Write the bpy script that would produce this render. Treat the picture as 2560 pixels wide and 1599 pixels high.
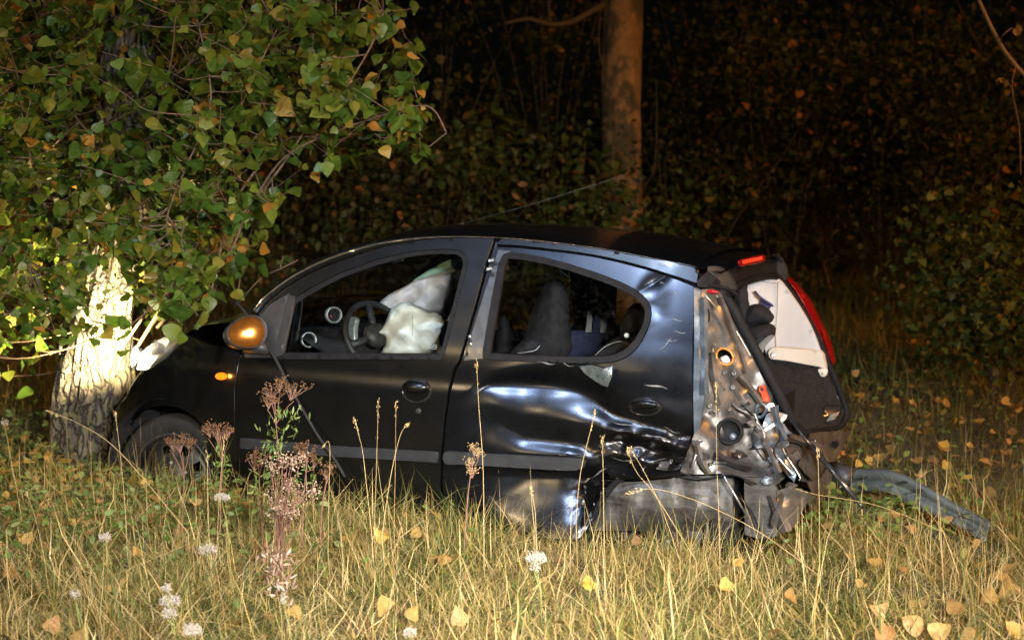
import bpy, bmesh, math, random
import numpy as np
from mathutils import Vector, Matrix, noise, geometry
from math import sin, cos, pi, radians, sqrt, atan2, exp

random.seed(7)
rng = np.random.default_rng(7)
sc = bpy.context.scene
for o in list(bpy.data.objects):
    bpy.data.objects.remove(o)

# ------------------------------------------------------------------ camera, world, sun, exposure
F = 3555.0
TH = radians(6.6)
CAMZ = 1.5
cam_d = bpy.data.cameras.new('camera')
cam = bpy.data.objects.new('camera', cam_d)
sc.collection.objects.link(cam)
cam.location = (0, 0, CAMZ)
cam.rotation_euler = (radians(90) - TH, 0, 0)
cam_d.sensor_width = 36.0
cam_d.lens = 36.0 * F / 2560.0
cam_d.clip_start = 0.05
cam_d.clip_end = 2000
cam_d.dof.use_dof = True
cam_d.dof.focus_distance = 5.3
cam_d.dof.aperture_fstop = 2.8
sc.camera = cam

SUN_EL, SUN_AZ = radians(32), radians(205)
wd = bpy.data.worlds.new('World')
sc.world = wd
wd.use_nodes = True
nt = wd.node_tree
nt.nodes.clear()
sky_n = nt.nodes.new('ShaderNodeTexSky')
sky_n.sky_type = 'NISHITA'
sky_n.sun_disc = False
sky_n.sun_elevation = SUN_EL
sky_n.sun_rotation = SUN_AZ
bg_n = nt.nodes.new('ShaderNodeBackground')
bg_n.inputs[1].default_value = 0.0002
wo_n = nt.nodes.new('ShaderNodeOutputWorld')
nt.links.new(sky_n.outputs[0], bg_n.inputs[0])
nt.links.new(bg_n.outputs[0], wo_n.inputs[0])

sun_d = bpy.data.lights.new('moon', 'SUN')
sun_d.energy = 0.004
sun_d.angle = radians(0.5)
sun_d.color = (1, .95, .88)
sun = bpy.data.objects.new('moon', sun_d)
sc.collection.objects.link(sun)
sun.rotation_euler = (Vector((sin(SUN_AZ) * cos(SUN_EL), cos(SUN_AZ) * cos(SUN_EL), sin(SUN_EL)))).to_track_quat('Z', 'Y').to_euler()

vs = sc.view_settings
vs.view_transform = 'Standard'
vs.look = 'None'
vs.exposure = 0.0
vs.gamma = 1.0
vs.use_curve_mapping = False
sc.cycles.use_denoising = True
sc.cycles.max_bounces = 5
sc.cycles.diffuse_bounces = 2
sc.cycles.glossy_bounces = 3
sc.cycles.transmission_bounces = 3
sc.cycles.use_adaptive_sampling = True
sc.cycles.adaptive_threshold = .03
sc.cycles.adaptive_min_samples = 24
sc.cycles.transparent_max_bounces = 12
sc.cycles.sample_clamp_indirect = 4.0
sc.cycles.caustics_reflective = False
sc.cycles.caustics_refractive = False

# power of the place's lamps (their light is made in their builders below)
P_FLOOD = 136.0
P_LED = 112.0
P_STREET = 1800.0
P_HEAD = 400.0

# ------------------------------------------------------------------ pixel and car-space helpers
CAR_T = (-1.894, 7.249, CAMZ - 1.763)
CAR_R = (radians(-2.0), radians(1.3), radians(-22.7))
from mathutils import Euler
CM = Euler(CAR_R, 'XYZ').to_matrix()
CMI = CM.transposed()
CT = Vector(CAR_T)


def ray(px, py):
    a = (px - 1280) / F
    b = (799.5 - py) / F
    return Vector((a, cos(TH) + b * sin(TH), -sin(TH) + b * cos(TH)))


def at(px, py, Y):
    d = ray(px, py)
    t = Y / d.y
    return Vector((d.x * t, Y, CAMZ + d.z * t))


def atz(px, py, z):
    d = ray(px, py)
    t = (z - CAMZ) / d.z
    return Vector((d.x * t, d.y * t, z))


LO = CMI @ (Vector((0, 0, CAMZ)) - CT)


def lY(px, py, y):
    d = CMI @ ray(px, py)
    t = (y - LO.y) / d.y
    return Vector((LO.x + t * d.x, y, LO.z + t * d.z))


def toworld(p):
    return CM @ Vector(p) + CT


def tolocal(p):
    return CMI @ (Vector(p) - CT)


def herm(xs, ys):
    n = len(xs)
    h = [xs[i + 1] - xs[i] for i in range(n - 1)]
    de = [(ys[i + 1] - ys[i]) / h[i] for i in range(n - 1)]
    m = [de[0]] + [0 if de[i - 1] * de[i] <= 0 else 2 * de[i - 1] * de[i] / (de[i - 1] + de[i]) for i in range(1, n - 1)] + [de[-1]]

    def f(x):
        if x <= xs[0]:
            return ys[0]
        if x >= xs[-1]:
            return ys[-1]
        i = 0
        while i < n - 2 and xs[i + 1] <= x:
            i += 1
        t = (x - xs[i]) / h[i]
        t2 = t * t
        t3 = t2 * t
        return (2 * t3 - 3 * t2 + 1) * ys[i] + (t3 - 2 * t2 + t) * h[i] * m[i] + (-2 * t3 + 3 * t2) * ys[i + 1] + (t3 - t2) * h[i] * m[i + 1]
    return f


WZ = herm([.1, .3, .45, .60, .75, .90, .97, 1.10, 1.25, 1.40, 1.5], [.73, .785, .808, .815, .814, .805, .796, .745, .678, .605, .55])
WX = herm([-.1, 0, .15, .35, .6, .9, 1.2, 1.8, 2.5, 2.9, 3.2, 3.5], [.45, .55, .68, .82, .93, .975, .99, 1, .995, .975, .93, .85])


def W(x, z):
    # body half width, with a soft shoulder line along the doors
    zs = .835 + .012 * (x - 1.0)
    sh = .009 * (1 / (1 + exp(-(zs - z) / .008)) - .5) if x > .7 else 0
    return WZ(z) * WX(x) + sh


def ups(px, py, off=0.0):
    # point of the car's left side seen at a pixel; off > 0 stands proud of it
    d = CMI @ ray(px, py)
    y = -.8
    for _ in range(16):
        t = (y - LO.y) / d.y
        y = .4 * y + .6 * (-W(LO.x + t * d.x, LO.z + t * d.z) - off)
    t = (y - LO.y) / d.y
    return Vector((LO.x + t * d.x, y, LO.z + t * d.z))


def lerp(a, b, t):
    return a + (b - a) * t


def sstep(a, b, x):
    t = max(0.0, min(1.0, (x - a) / (b - a)))
    return t * t * (3 - 2 * t)


def smoothpoly(pts, n=4, closed=True):
    # Catmull-Rom through a traced outline
    out = []
    k = len(pts)
    rngk = k if closed else k - 1
    for i in range(rngk):
        if closed:
            p0, p1, p2, p3 = pts[i - 1], pts[i], pts[(i + 1) % k], pts[(i + 2) % k]
        else:
            p0, p1, p2, p3 = pts[max(i - 1, 0)], pts[i], pts[i + 1], pts[min(i + 2, k - 1)]
        for j in range(n):
            t = j / n
            out.append(tuple(.5 * ((2 * b) + (-a + c) * t + (2 * a - 5 * b + 4 * c - d) * t * t + (-a + 3 * b - 3 * c + d) * t ** 3)
                             for a, b, c, d in zip(p0, p1, p2, p3)))
    if not closed:
        out.append(tuple(pts[-1]))
    return out


# ------------------------------------------------------------------ mesh helpers
def link(o):
    sc.collection.objects.link(o)
    return o


class MB:
    def __init__(s):
        s.v = []
        s.f = []

    def add(s, vs_, fs):
        b = len(s.v)
        s.v += [tuple(p) for p in vs_]
        s.f += [tuple(i + b for i in f) for f in fs]
        return s

    def box(s, c, d, m=None):
        x, y, z = d[0] / 2, d[1] / 2, d[2] / 2
        P = [Vector((i * x, j * y, k * z)) for i in (-1, 1) for j in (-1, 1) for k in (-1, 1)]
        if m is not None:
            P = [m @ p for p in P]
        c = Vector(c)
        return s.add([p + c for p in P], [(0, 1, 3, 2), (4, 6, 7, 5), (0, 4, 5, 1), (2, 3, 7, 6), (0, 2, 6, 4), (1, 5, 7, 3)])

    def tube(s, pts, r, n=8, caps=True):
        pts = [Vector(p) for p in pts]
        rr = r if isinstance(r, (list, tuple)) else [r] * len(pts)
        b = len(s.v)
        up = Vector((0, 0, 1))
        k = len(pts)
        prev = None
        for i, p in enumerate(pts):
            t = (pts[min(i + 1, k - 1)] - pts[max(i - 1, 0)]).normalized()
            if prev is None:
                a = t.cross(up)
                if a.length < .05:
                    a = t.cross(Vector((1, 0, 0)))
            else:
                a = prev - t * prev.dot(t)
            a.normalize()
            prev = a
            c = t.cross(a)
            for j in range(n):
                th = 2 * pi * j / n
                s.v.append(tuple(p + (a * cos(th) + c * sin(th)) * rr[i]))
        for i in range(k - 1):
            for j in range(n):
                j2 = (j + 1) % n
                s.f.append((b + i * n + j, b + i * n + j2, b + (i + 1) * n + j2, b + (i + 1) * n + j))
        if caps:
            s.f.append(tuple(b + j for j in reversed(range(n))))
            s.f.append(tuple(b + (k - 1) * n + j for j in range(n)))
        return s

    def lathe(s, prof, c, axis, n=32, ref=None):
        # prof: (radius, along axis)
        c = Vector(c)
        ax = Vector(axis).normalized()
        a = ax.cross(Vector(ref) if ref else Vector((0, 0, 1))).normalized()
        d = ax.cross(a)
        b = len(s.v)
        for (r, h) in prof:
            for j in range(n):
                th = 2 * pi * j / n
                s.v.append(tuple(c + ax * h + (a * cos(th) + d * sin(th)) * r))
        for i in range(len(prof) - 1):
            for j in range(n):
                j2 = (j + 1) % n
                s.f.append((b + i * n + j, b + i * n + j2, b + (i + 1) * n + j2, b + (i + 1) * n + j))
        return s

    def grid(s, fn, nu, nv):
        b = len(s.v)
        for i in range(nu + 1):
            for j in range(nv + 1):
                s.v.append(tuple(fn(i / nu, j / nv)))
        for i in range(nu):
            for j in range(nv):
                q = b + i * (nv + 1) + j
                s.f.append((q, q + 1, q + nv + 2, q + nv + 1))
        return s

    def build(s, name, mat, parent=None, smooth=True, sharp=None):
        me = bpy.data.meshes.new(name)
        me.from_pydata(s.v, [], s.f)
        me.update()
        if smooth:
            me.polygons.foreach_set('use_smooth', [True] * len(me.polygons))
        if sharp:
            me.set_sharp_from_angle(angle=radians(sharp))
        if mat is not None:
            me.materials.append(mat)
        o = link(bpy.data.objects.new(name, me))
        if parent is not None:
            o.parent = parent
        return o


def bev(o, w=.004, seg=2):
    m = o.modifiers.new('bevel', 'BEVEL')
    m.width = w
    m.segments = seg
    m.limit_method = 'ANGLE'
    m.angle_limit = radians(35)
    m.harden_normals = False
    return o


def tag(o, label, cat, group=None):
    o['label'] = label
    o['category'] = cat
    if group:
        o['group'] = group
    return o


def empty(name, loc=(0, 0, 0), rz=0):
    o = link(bpy.data.objects.new(name, None))
    o.location = loc
    o.rotation_euler = (0, 0, rz)
    o.empty_display_size = .1
    return o


def npmesh(name, V, T, mat, parent=None, smooth=False, mats=None, mi=None):
    me = bpy.data.meshes.new(name)
    n, m = len(V), len(T)
    k = T.shape[1]
    me.vertices.add(n)
    me.vertices.foreach_set('co', np.ascontiguousarray(V, dtype=np.float32).ravel())
    me.loops.add(m * k)
    me.loops.foreach_set('vertex_index', np.ascontiguousarray(T, dtype=np.int32).ravel())
    me.polygons.add(m)
    me.polygons.foreach_set('loop_start', np.arange(0, m * k, k, dtype=np.int32))
    me.polygons.foreach_set('loop_total', np.full(m, k, dtype=np.int32))
    if smooth:
        me.polygons.foreach_set('use_smooth', np.ones(m, dtype=bool))
    for m_ in (mats or [mat]):
        me.materials.append(m_)
    if mi is not None:
        me.polygons.foreach_set('material_index', np.ascontiguousarray(mi, dtype=np.int32))
    me.update(calc_edges=True)
    o = link(bpy.data.objects.new(name, me))
    if parent is not None:
        o.parent = parent
    return o


def inpoly(P, poly):
    x, y = P[:, 0], P[:, 1]
    ins = np.zeros(len(P), bool)
    k = len(poly)
    for i in range(k):
        x1, y1 = poly[i][0], poly[i][1]
        x2, y2 = poly[(i + 1) % k][0], poly[(i + 1) % k][1]
        if y1 == y2:
            continue
        c = ((y1 > y) != (y2 > y)) & (x < (x2 - x1) * (y - y1) / (y2 - y1) + x1)
        ins ^= c
    return ins


def dens(poly, res):
    out = []
    k = len(poly)
    for i in range(k):
        a, b = poly[i], poly[(i + 1) % k]
        L = math.hypot(b[0] - a[0], b[1] - a[1])
        n = max(1, int(round(L / res)))
        for j in range(n):
            out.append((lerp(a[0], b[0], j / n), lerp(a[1], b[1], j / n)))
    return out


def segdist(P, poly):
    P = np.asarray(P, float)
    best = np.full(len(P), 1e9)
    k = len(poly)
    for i in range(k):
        a = np.array(poly[i][:2], float)
        b = np.array(poly[(i + 1) % k][:2], float)
        ab = b - a
        L = max(ab @ ab, 1e-9)
        t = np.clip(((P - a) @ ab) / L, 0, 1)
        d = np.hypot(*(P - (a + t[:, None] * ab)).T)
        best = np.minimum(best, d)
    return best


def tri2d(outline, holes, res):
    loops = [dens(outline, res)] + [dens(h, res) for h in holes]
    allp, edges = [], []
    for lp in loops:
        b = len(allp)
        allp += lp
        edges += [(b + i, b + (i + 1) % len(lp)) for i in range(len(lp))]
    A = np.array(loops[0])
    gx = np.arange(A[:, 0].min(), A[:, 0].max(), res)
    gy = np.arange(A[:, 1].min(), A[:, 1].max(), res)
    G = np.array([(x + (res / 2 if j % 2 else 0), y) for j, y in enumerate(gy) for x in gx]).reshape(-1, 2)
    if len(G):
        ok = inpoly(G, loops[0])
        for h in loops[1:]:
            ok &= ~inpoly(G, h)
        G = G[ok]
    if len(G):
        dmin = np.full(len(G), 1e9)
        for lp in loops:
            dmin = np.minimum(dmin, segdist(G, lp))
        G = G[dmin > res * .55]
    pts = [Vector(p) for p in allp] + [Vector(p) for p in G.tolist()]
    r = geometry.delaunay_2d_cdt(pts, edges, [], 0, 1e-5)
    V = np.array([tuple(v) for v in r[0]])
    T = np.array([f for f in r[2] if len(f) == 3])
    C = V[T].mean(1)
    ok = inpoly(C, loops[0])
    for h in loops[1:]:
        ok &= ~inpoly(C, h)
    T = T[ok]
    a, b, c = V[T[:, 0]], V[T[:, 1]], V[T[:, 2]]
    ar = (b[:, 0] - a[:, 0]) * (c[:, 1] - a[:, 1]) - (b[:, 1] - a[:, 1]) * (c[:, 0] - a[:, 0])
    T[ar < 0] = T[ar < 0][:, ::-1]
    return V, T


def panel(name, mat, parent, outline, holes, vf, res=9, rim=.02, mirror=False, edge=1.6, inward=(0, 1, 0), sharp=None):
    """A sheet-metal panel: traced outline, real curved surface vf(px,py), rounded edge and a turned-in flange."""
    V, T = tri2d(outline, holes, res)
    P = [vf(x, y) for x, y in V]
    mb = MB()
    mb.add(P, [tuple(t[::-1]) for t in T.tolist()])
    if rim > 0:
        cnt = {}
        for t in T.tolist():
            for i in range(3):
                e = (t[i], t[(i + 1) % 3])
                cnt[e] = cnt.get(e, 0) + 1
        bd = [e for e in cnt if (e[1], e[0]) not in cnt]
        nrm = {}
        for a, b in bd:
            d = V[b] - V[a]
            nn = np.array((d[1], -d[0])) / (np.hypot(*d) + 1e-9)
            nrm[a] = nrm.get(a, 0) + nn
            nrm[b] = nrm.get(b, 0) + nn
        iw = Vector(inward)
        idx = {}
        for v, nn in nrm.items():
            nn = nn / (np.hypot(*nn) + 1e-9)
            q = vf(V[v][0] + nn[0] * edge, V[v][1] + nn[1] * edge)
            idx[v] = len(mb.v)
            mb.v.append(mb.v[v])
            mb.v.append(tuple(q + iw * .003))
            mb.v.append(tuple(q + iw * (.003 + rim)))
        for a, b in bd:
            mb.f.append((idx[a], idx[b], idx[b] + 1, idx[a] + 1))
            mb.f.append((idx[a] + 1, idx[b] + 1, idx[b] + 2, idx[a] + 2))
    if mirror:
        mb.v = [(x, -y, z) for x, y, z in mb.v]
        mb.f = [f[::-1] for f in mb.f]
    return mb.build(name, mat, parent, True, sharp)


def idw(ctrl):
    """smooth surface through control points (thin-plate spline): (px, py, value) -> value"""
    C = np.array([(c[0], c[1], c[2]) for c in ctrl], float)
    P = C[:, :2] / 100
    d2 = ((P[:, None] - P[None]) ** 2).sum(2)
    K = np.where(d2 > 0, .5 * d2 * np.log(d2 + 1e-12), 0) + np.eye(len(P)) * .02
    A = np.concatenate([np.ones((len(P), 1)), P], 1)
    Z = np.zeros((3, 3))
    sol = np.linalg.solve(np.block([[K, A], [A.T, Z]]), np.concatenate([C[:, 2], np.zeros(3)]))
    w, a = sol[:-3], sol[-3:]

    def f(px, py):
        q = ((P - (px / 100, py / 100)) ** 2).sum(1)
        return float((np.where(q > 0, .5 * q * np.log(q + 1e-12), 0) * w).sum() + a[0] + a[1] * px / 100 + a[2] * py / 100)
    return f


def crumple(seed, scale, n=5):
    """faceted folds: a few triangle waves, most of them near one direction, hardly warped, so creases run straight"""
    r = random.Random(seed)
    K = []
    a0 = r.uniform(0, pi)
    for i in range(n):
        a = a0 + r.gauss(0, .45) if i < n - 2 else r.uniform(0, pi)
        k = r.uniform(.45, 1.5) / scale
        K.append((cos(a) * k, sin(a) * k, r.random(), 1 / (1 + 1.3 * k * scale)))

    def f(px, py):
        s = 0
        wx = px + 7 * noise.noise(Vector((px / 80, py / 80, seed)))
        wy = py + 7 * noise.noise(Vector((px / 80, py / 80, seed + 9)))
        for kx, ky, ph, am in K:
            t = (wx * kx + wy * ky + ph) % 1.0
            s += am * (abs(2 * t - 1) - .5)
        return s / 1.5
    return f


def patch(name, mat, parent, ctrl, res=7, amp=.01, seed=1, scale=60, rim=.004, extra=(), holes=(), outline=None):
    """A torn piece of sheet: outline points (px, py, car y), inner controls, folded facets."""
    yf = idw(list(ctrl) + list(extra))
    cr = crumple(seed, scale)
    return panel(name, mat, parent, outline or [(c[0], c[1]) for c in ctrl], holes, lambda x, y: lY(x, y, yf(x, y) + amp * cr(x, y)), res, rim, edge=.8, sharp=16)


def pillow(name, mat, parent, outline, y0, bulge, back=None, res=9, rad=None, wr=0, seed=3, n=3, yf=None):
    """A stuffed, closed shape with the traced outline; y0 is its middle plane in car space."""
    ol = smoothpoly(outline, n)
    V, T = tri2d(ol, [], res)
    D = segdist(V, ol)
    rad = rad or max(D.max(), 1)
    back = bulge if back is None else back
    cr1, cr2 = crumple(seed, 130, 4), crumple(seed + 3, 60, 5)
    mb = MB()
    fr, bk = [], []
    for (x, y), d in zip(V, D):
        t = min(1, d / rad)
        h = sqrt(max(0, 1 - (1 - t) ** 2))
        w = 0
        if wr:
            w = wr * (1.7 * cr1(x, y) + .9 * cr2(x, y) + .5 * noise.noise(Vector((x / 50, y / 60, seed)))) * min(1, d / 14)
        yy = y0 + (yf(x, y) if yf else 0)
        fr.append(lY(x, y, yy - bulge * h - w))
        p = lY(x, y, yy)
        bk.append(Vector((p.x, p.y + back * h, p.z)))
    mb.add(fr, [tuple(t[::-1]) for t in T.tolist()])
    mb.add(bk, [tuple(t) for t in T.tolist()])
    return mb.build(name, mat, parent, True, 24 if wr else None)


# ------------------------------------------------------------------ materials
class NT:
    def __init__(s, name):
        s.m = bpy.data.materials.new(name)
        s.m.use_nodes = True
        s.t = s.m.node_tree
        s.t.nodes.clear()
        s.out = s.t.nodes.new('ShaderNodeOutputMaterial')

    def n(s, typ, **kw):
        nd = s.t.nodes.new(typ)
        for k, v in kw.items():
            setattr(nd, k, v)
        return nd

    def l(s, a, b):
        s.t.links.new(a, b)

    def set(s, nd, **kw):
        for k, v in kw.items():
            nd.inputs[k.replace('_', ' ')].default_value = v
        return nd

    def noise(s, scale, detail=4, rough=.55, vec=None, dist=0, stretch=None):
        nd = s.n('ShaderNodeTexNoise')
        nd.inputs['Scale'].default_value = scale
        nd.inputs['Detail'].default_value = detail
        nd.inputs['Roughness'].default_value = rough
        nd.inputs['Distortion'].default_value = dist
        tc = s.n('ShaderNodeTexCoord')
        src = tc.outputs['Object']
        if stretch:
            mp = s.n('ShaderNodeMapping')
            mp.inputs['Scale'].default_value = stretch
            s.l(src, mp.inputs[0])
            src = mp.outputs[0]
        s.l(src, nd.inputs['Vector'])
        return nd.outputs[0]

    def ramp(s, fac, stops):
        nd = s.n('ShaderNodeValToRGB')
        e = nd.color_ramp.elements
        while len(e) < len(stops):
            e.new(.5)
        for i, (p, c) in enumerate(stops):
            e[i].position = p
            e[i].color = (*c, 1) if len(c) == 3 else c
        s.l(fac, nd.inputs[0])
        return nd.outputs[0]

    def mapr(s, v, a, b, c, d):
        nd = s.n('ShaderNodeMapRange')
        for i, q in enumerate((a, b, c, d)):
            nd.inputs[i + 1].default_value = q
        s.l(v, nd.inputs[0])
        return nd.outputs[0]

    def mix(s, fac, a, b):
        nd = s.n('ShaderNodeMix', data_type='RGBA')
        if isinstance(fac, (int, float)):
            nd.inputs[0].default_value = fac
        else:
            s.l(fac, nd.inputs[0])
        for q, i in ((a, 6), (b, 7)):
            if isinstance(q, tuple):
                nd.inputs[i].default_value = (*q, 1)
            else:
                s.l(q, nd.inputs[i])
        return nd.outputs[2]

    def bump(s, h, strength=.3, dist=.01):
        nd = s.n('ShaderNodeBump')
        nd.inputs['Strength'].default_value = strength
        nd.inputs['Distance'].default_value = dist
        s.l(h, nd.inputs['Height'])
        return nd.outputs[0]

    def pbr(s, col, rough=.5, metal=0., bump=None, **kw):
        b = s.n('ShaderNodeBsdfPrincipled')
        for k, q in (('Base Color', col), ('Roughness', rough), ('Metallic', metal)):
            if isinstance(q, tuple):
                b.inputs[k].default_value = (*q, 1)
            elif isinstance(q, (int, float)):
                b.inputs[k].default_value = q
            else:
                s.l(q, b.inputs[k])
        if bump is not None:
            s.l(bump, b.inputs['Normal'])
        for k, v in kw.items():
            k = k.replace('_', ' ')
            if isinstance(v, (int, float, tuple)):
                b.inputs[k].default_value = v
            else:
                s.l(v, b.inputs[k])
        s.l(b.outputs[0], s.out.inputs[0])
        s.b = b
        return s.m


def simple(name, col, rough=.5, metal=0., nscale=30, var=.25, bumps=.0, bscale=200, bdist=.002, **kw):
    t = NT(name)
    a = tuple(c * (1 - var) for c in col)
    b = tuple(min(1, c * (1 + var)) for c in col)
    c = t.ramp(t.noise(nscale), [(.3, a), (.7, b)])
    r = t.mapr(t.noise(nscale * 1.7), .3, .7, max(.02, rough - .08), min(1, rough + .1))
    bp = t.bump(t.noise(bscale), bumps, bdist) if bumps else None
    return t.pbr(c, r, metal, bp, **kw)


M = {}


def paint(name, dirt=.0, scratch=0.0):
    t = NT(name)
    fl = t.n('ShaderNodeTexVoronoi')
    fl.inputs['Scale'].default_value = 2600
    tc = t.n('ShaderNodeTexCoord')
    t.l(tc.outputs['Object'], fl.inputs['Vector'])
    base = t.mix(.012, (.0130, .0162, .0235) if scratch else (.0115, .0138, .0170), fl.outputs['Color'])  # bluer dented copy: blue lamp glow partly put into the flake colour
    dust = t.mapr(t.noise(26, 10, .8), .5, .8, 0, .08 + dirt * .25)
    base = t.mix(dust, base, (.10, .09, .07))
    ro = t.mapr(t.noise(14, 6), .3, .7, .26, .31) if scratch else t.mapr(t.noise(14, 6), .3, .7, .30, .36)
    coat_r = t.mapr(t.noise(22, 8, .7), .35, .8, .16 if scratch else .025, .30 if scratch else .10)
    coat = .10 if scratch else .7
    metal = .92
    bp = None
    if scratch:
        # scraped bands low on the panel: long streaks along the car, bare metal and grime inside them
        st = t.noise(9, 7, .7, stretch=(1.2, 1, 16))
        m = t.mapr(st, .58, .74, 0, .8)
        sep = t.n('ShaderNodeSeparateXYZ')
        t.l(tc.outputs['Object'], sep.inputs[0])
        zone = t.n('ShaderNodeMath', operation='MULTIPLY')
        t.l(t.mapr(sep.outputs[0], 2.5, 2.75, 0, 1), zone.inputs[0])
        t.l(t.mapr(sep.outputs[2], .86, .72, 0, 1), zone.inputs[1])
        mm = t.n('ShaderNodeMath', operation='MULTIPLY')
        t.l(zone.outputs[0], mm.inputs[0])
        t.l(m, mm.inputs[1])
        base = t.mix(mm.outputs[0], base, t.ramp(t.noise(40, 6), [(.35, (.05, .05, .052)), (.6, (.22, .22, .23)), (.8, (.06, .05, .04))]))
        gr = t.n('ShaderNodeMath', operation='MULTIPLY')
        t.l(zone.outputs[0], gr.inputs[0])
        t.l(t.mapr(t.noise(12, 8, .7), .42, .6, 0, .8), gr.inputs[1])
        base = t.mix(gr.outputs[0], base, (.035, .030, .026))
        coat = t.mapr(gr.outputs[0], 0, 1, .10, .02)
        zb = t.n('ShaderNodeMath', operation='MULTIPLY')
        t.l(zone.outputs[0], zb.inputs[0])
        t.l(st, zb.inputs[1])
        bp = t.bump(zb.outputs[0], .22, .004)
    return t.pbr(base, ro, metal, bp, Coat_Weight=coat, Coat_Roughness=coat_r)


M['paint'] = paint('car_paint')
M['paint_dent'] = paint('car_paint_dented', .15, 1.0)
M['black_gloss'] = simple('black_gloss', (.012, .012, .013), .18, 0, 12, .3)
M['trim'] = simple('grey_trim_plastic', (.015, .016, .018), .5, 0, 25, .25, .2, 500, .001, Specular_IOR_Level=0.25)
M['rubber'] = simple('black_rubber', (.008, .008, .009), .65, 0, 30, .3, Specular_IOR_Level=0.08)
M['plastic'] = simple('dark_plastic', (.022, .022, .024), .45, 0, 30, .3, .15, 700, .001, Specular_IOR_Level=0.25)
M['darkcloth'] = simple('dark_cloth', (.016, .015, .018), .95, 0, 40, .4, .5, 900, .002, Specular_IOR_Level=0.12)
M['bluecloth'] = simple('blue_cloth', (.035, .038, .085), .9, 0, 40, .3, .4, 900, .002, Specular_IOR_Level=0.12)
M['whitetrim'] = simple('pale_interior_trim', (.36, .36, .385), .6, 0, 8, .08, Specular_IOR_Level=0.25)
M['beige'] = simple('beige_plastic', (.40, .375, .34), .55, 0, 8, .1, Specular_IOR_Level=0.25)
M['carpet'] = simple('black_carpet', (.012, .013, .014), .85, 0, 60, .5, .6, 300, .004, Specular_IOR_Level=0.12)
M['silver'] = simple('silver_plastic', (.38, .40, .42), .32, .5, 30, .15)
M['steel'] = simple('bare_steel', (.26, .255, .25), .34, .85, 30, .3, .2, 120, .002)
M['hub'] = simple('black_steel_rim', (.012, .012, .013), .5, .2, 30, .3)
M['tyre'] = simple('tyre_rubber', (.009, .0085, .008), .85, 0, 40, .4, .4, 150, .003, Specular_IOR_Level=0.25)
M['airbag'] = simple('airbag_cloth', (.54, .57, .58), .85, 0, 9, .10, .35, 160, .002, Specular_IOR_Level=0.25)
M['airbag_violet'] = simple('airbag_cloth_violet', (.44, .43, .49), .85, 0, 9, .10, .35, 160, .002, Specular_IOR_Level=0.25)
M['airbag_teal'] = simple('airbag_cloth_teal', (.30, .50, .47), .85, 0, 9, .1, .3, 160, .002, Specular_IOR_Level=0.25)
M['red'] = simple('red_lens', (.20, .004, .006), .12, 0, 60, .2, Coat_Weight=1.0)
M['redrib'] = simple('red_lens_rib', (.34, .012, .012), .2, 0, 40, .2)
M['redbit'] = simple('red_plastic', (.55, .05, .02), .35, 0, 40, .2)
M['whiteplastic'] = simple('white_plastic', (.7, .7, .68), .4, 0, 20, .1)
M['print'] = simple('print_ink', (.10, .12, .12), .8, 0, 20, .1)
M['rod'] = simple('black_rod', (.02, .02, .02), .22, .2, 30, .3)


def scraped(name, c1, c2, c3, rough=.35, metal=.6):
    t = NT(name)
    n1 = t.noise(7, 8, .65, dist=.6)
    c = t.ramp(n1, [(.3, c1), (.5, c2), (.62, c3), (.75, c1)])
    st = t.noise(14, 6, .7, stretch=(1, 1, 9))
    c = t.mix(t.mapr(st, .62, .78, 0, .6), c, (.26, .26, .26))
    c = t.mix(t.mapr(t.noise(5, 6, .7), .55, .7, 0, .85), c, (.018, .015, .013))
    r = t.mapr(t.noise(20, 6), .3, .7, rough - .12, rough + .2)
    bp = t.bump(t.noise(24, 3, .5), .10, .006)
    return t.pbr(c, r, metal, bp)


M['inner_metal'] = scraped('inner_sheet_metal', (.040, .039, .038), (.088, .085, .082), (.14, .136, .132), .36, .40)
M['dark_metal'] = scraped('grimy_sheet_metal', (.02, .02, .02), (.055, .05, .048), (.11, .10, .09), .35, .6)
M['brown_metal'] = scraped('brown_bent_sheet', (.06, .048, .042), (.12, .10, .088), (.17, .14, .125), .3, .6)
M['blue_metal'] = scraped('blue_grey_sheet', (.05, .07, .10), (.10, .13, .17), (.17, .20, .23), .35, .6)
M['grey_metal'] = scraped('grey_muddy_sheet', (.022, .017, .014), (.048, .044, .041), (.030, .023, .018), .6, .2)
t_ = NT('smeared_mud_sheet')
_st = t_.noise(5, 8, .7, stretch=(1.2, 1, 14))
_c = t_.ramp(t_.noise(6, 8, .7, stretch=(1, 1, 2.5)), [(.30, (.014, .013, .012)), (.46, (.036, .034, .032)), (.60, (.062, .060, .058)), (.72, (.026, .022, .019))])
_c = t_.mix(t_.mapr(_st, .57, .72, 0, .55), _c, (.12, .118, .115))
_c = t_.mix(t_.mapr(t_.noise(3, 6, .65), .50, .62, 0, .6), _c, (.034, .022, .015))
_c = t_.mix(t_.mapr(t_.noise(9, 8, .75), .56, .66, 0, .85), _c, (.009, .008, .007))
M['mud_sheet'] = t_.pbr(_c, t_.mapr(_st, .3, .7, .35, .75), .25, t_.bump(t_.noise(14, 6, .65), .35, .012))
M['beam'] = simple('galvanised_beam', (.075, .088, .085), .5, .4, 12, .3, .3, 60, .003)


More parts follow.
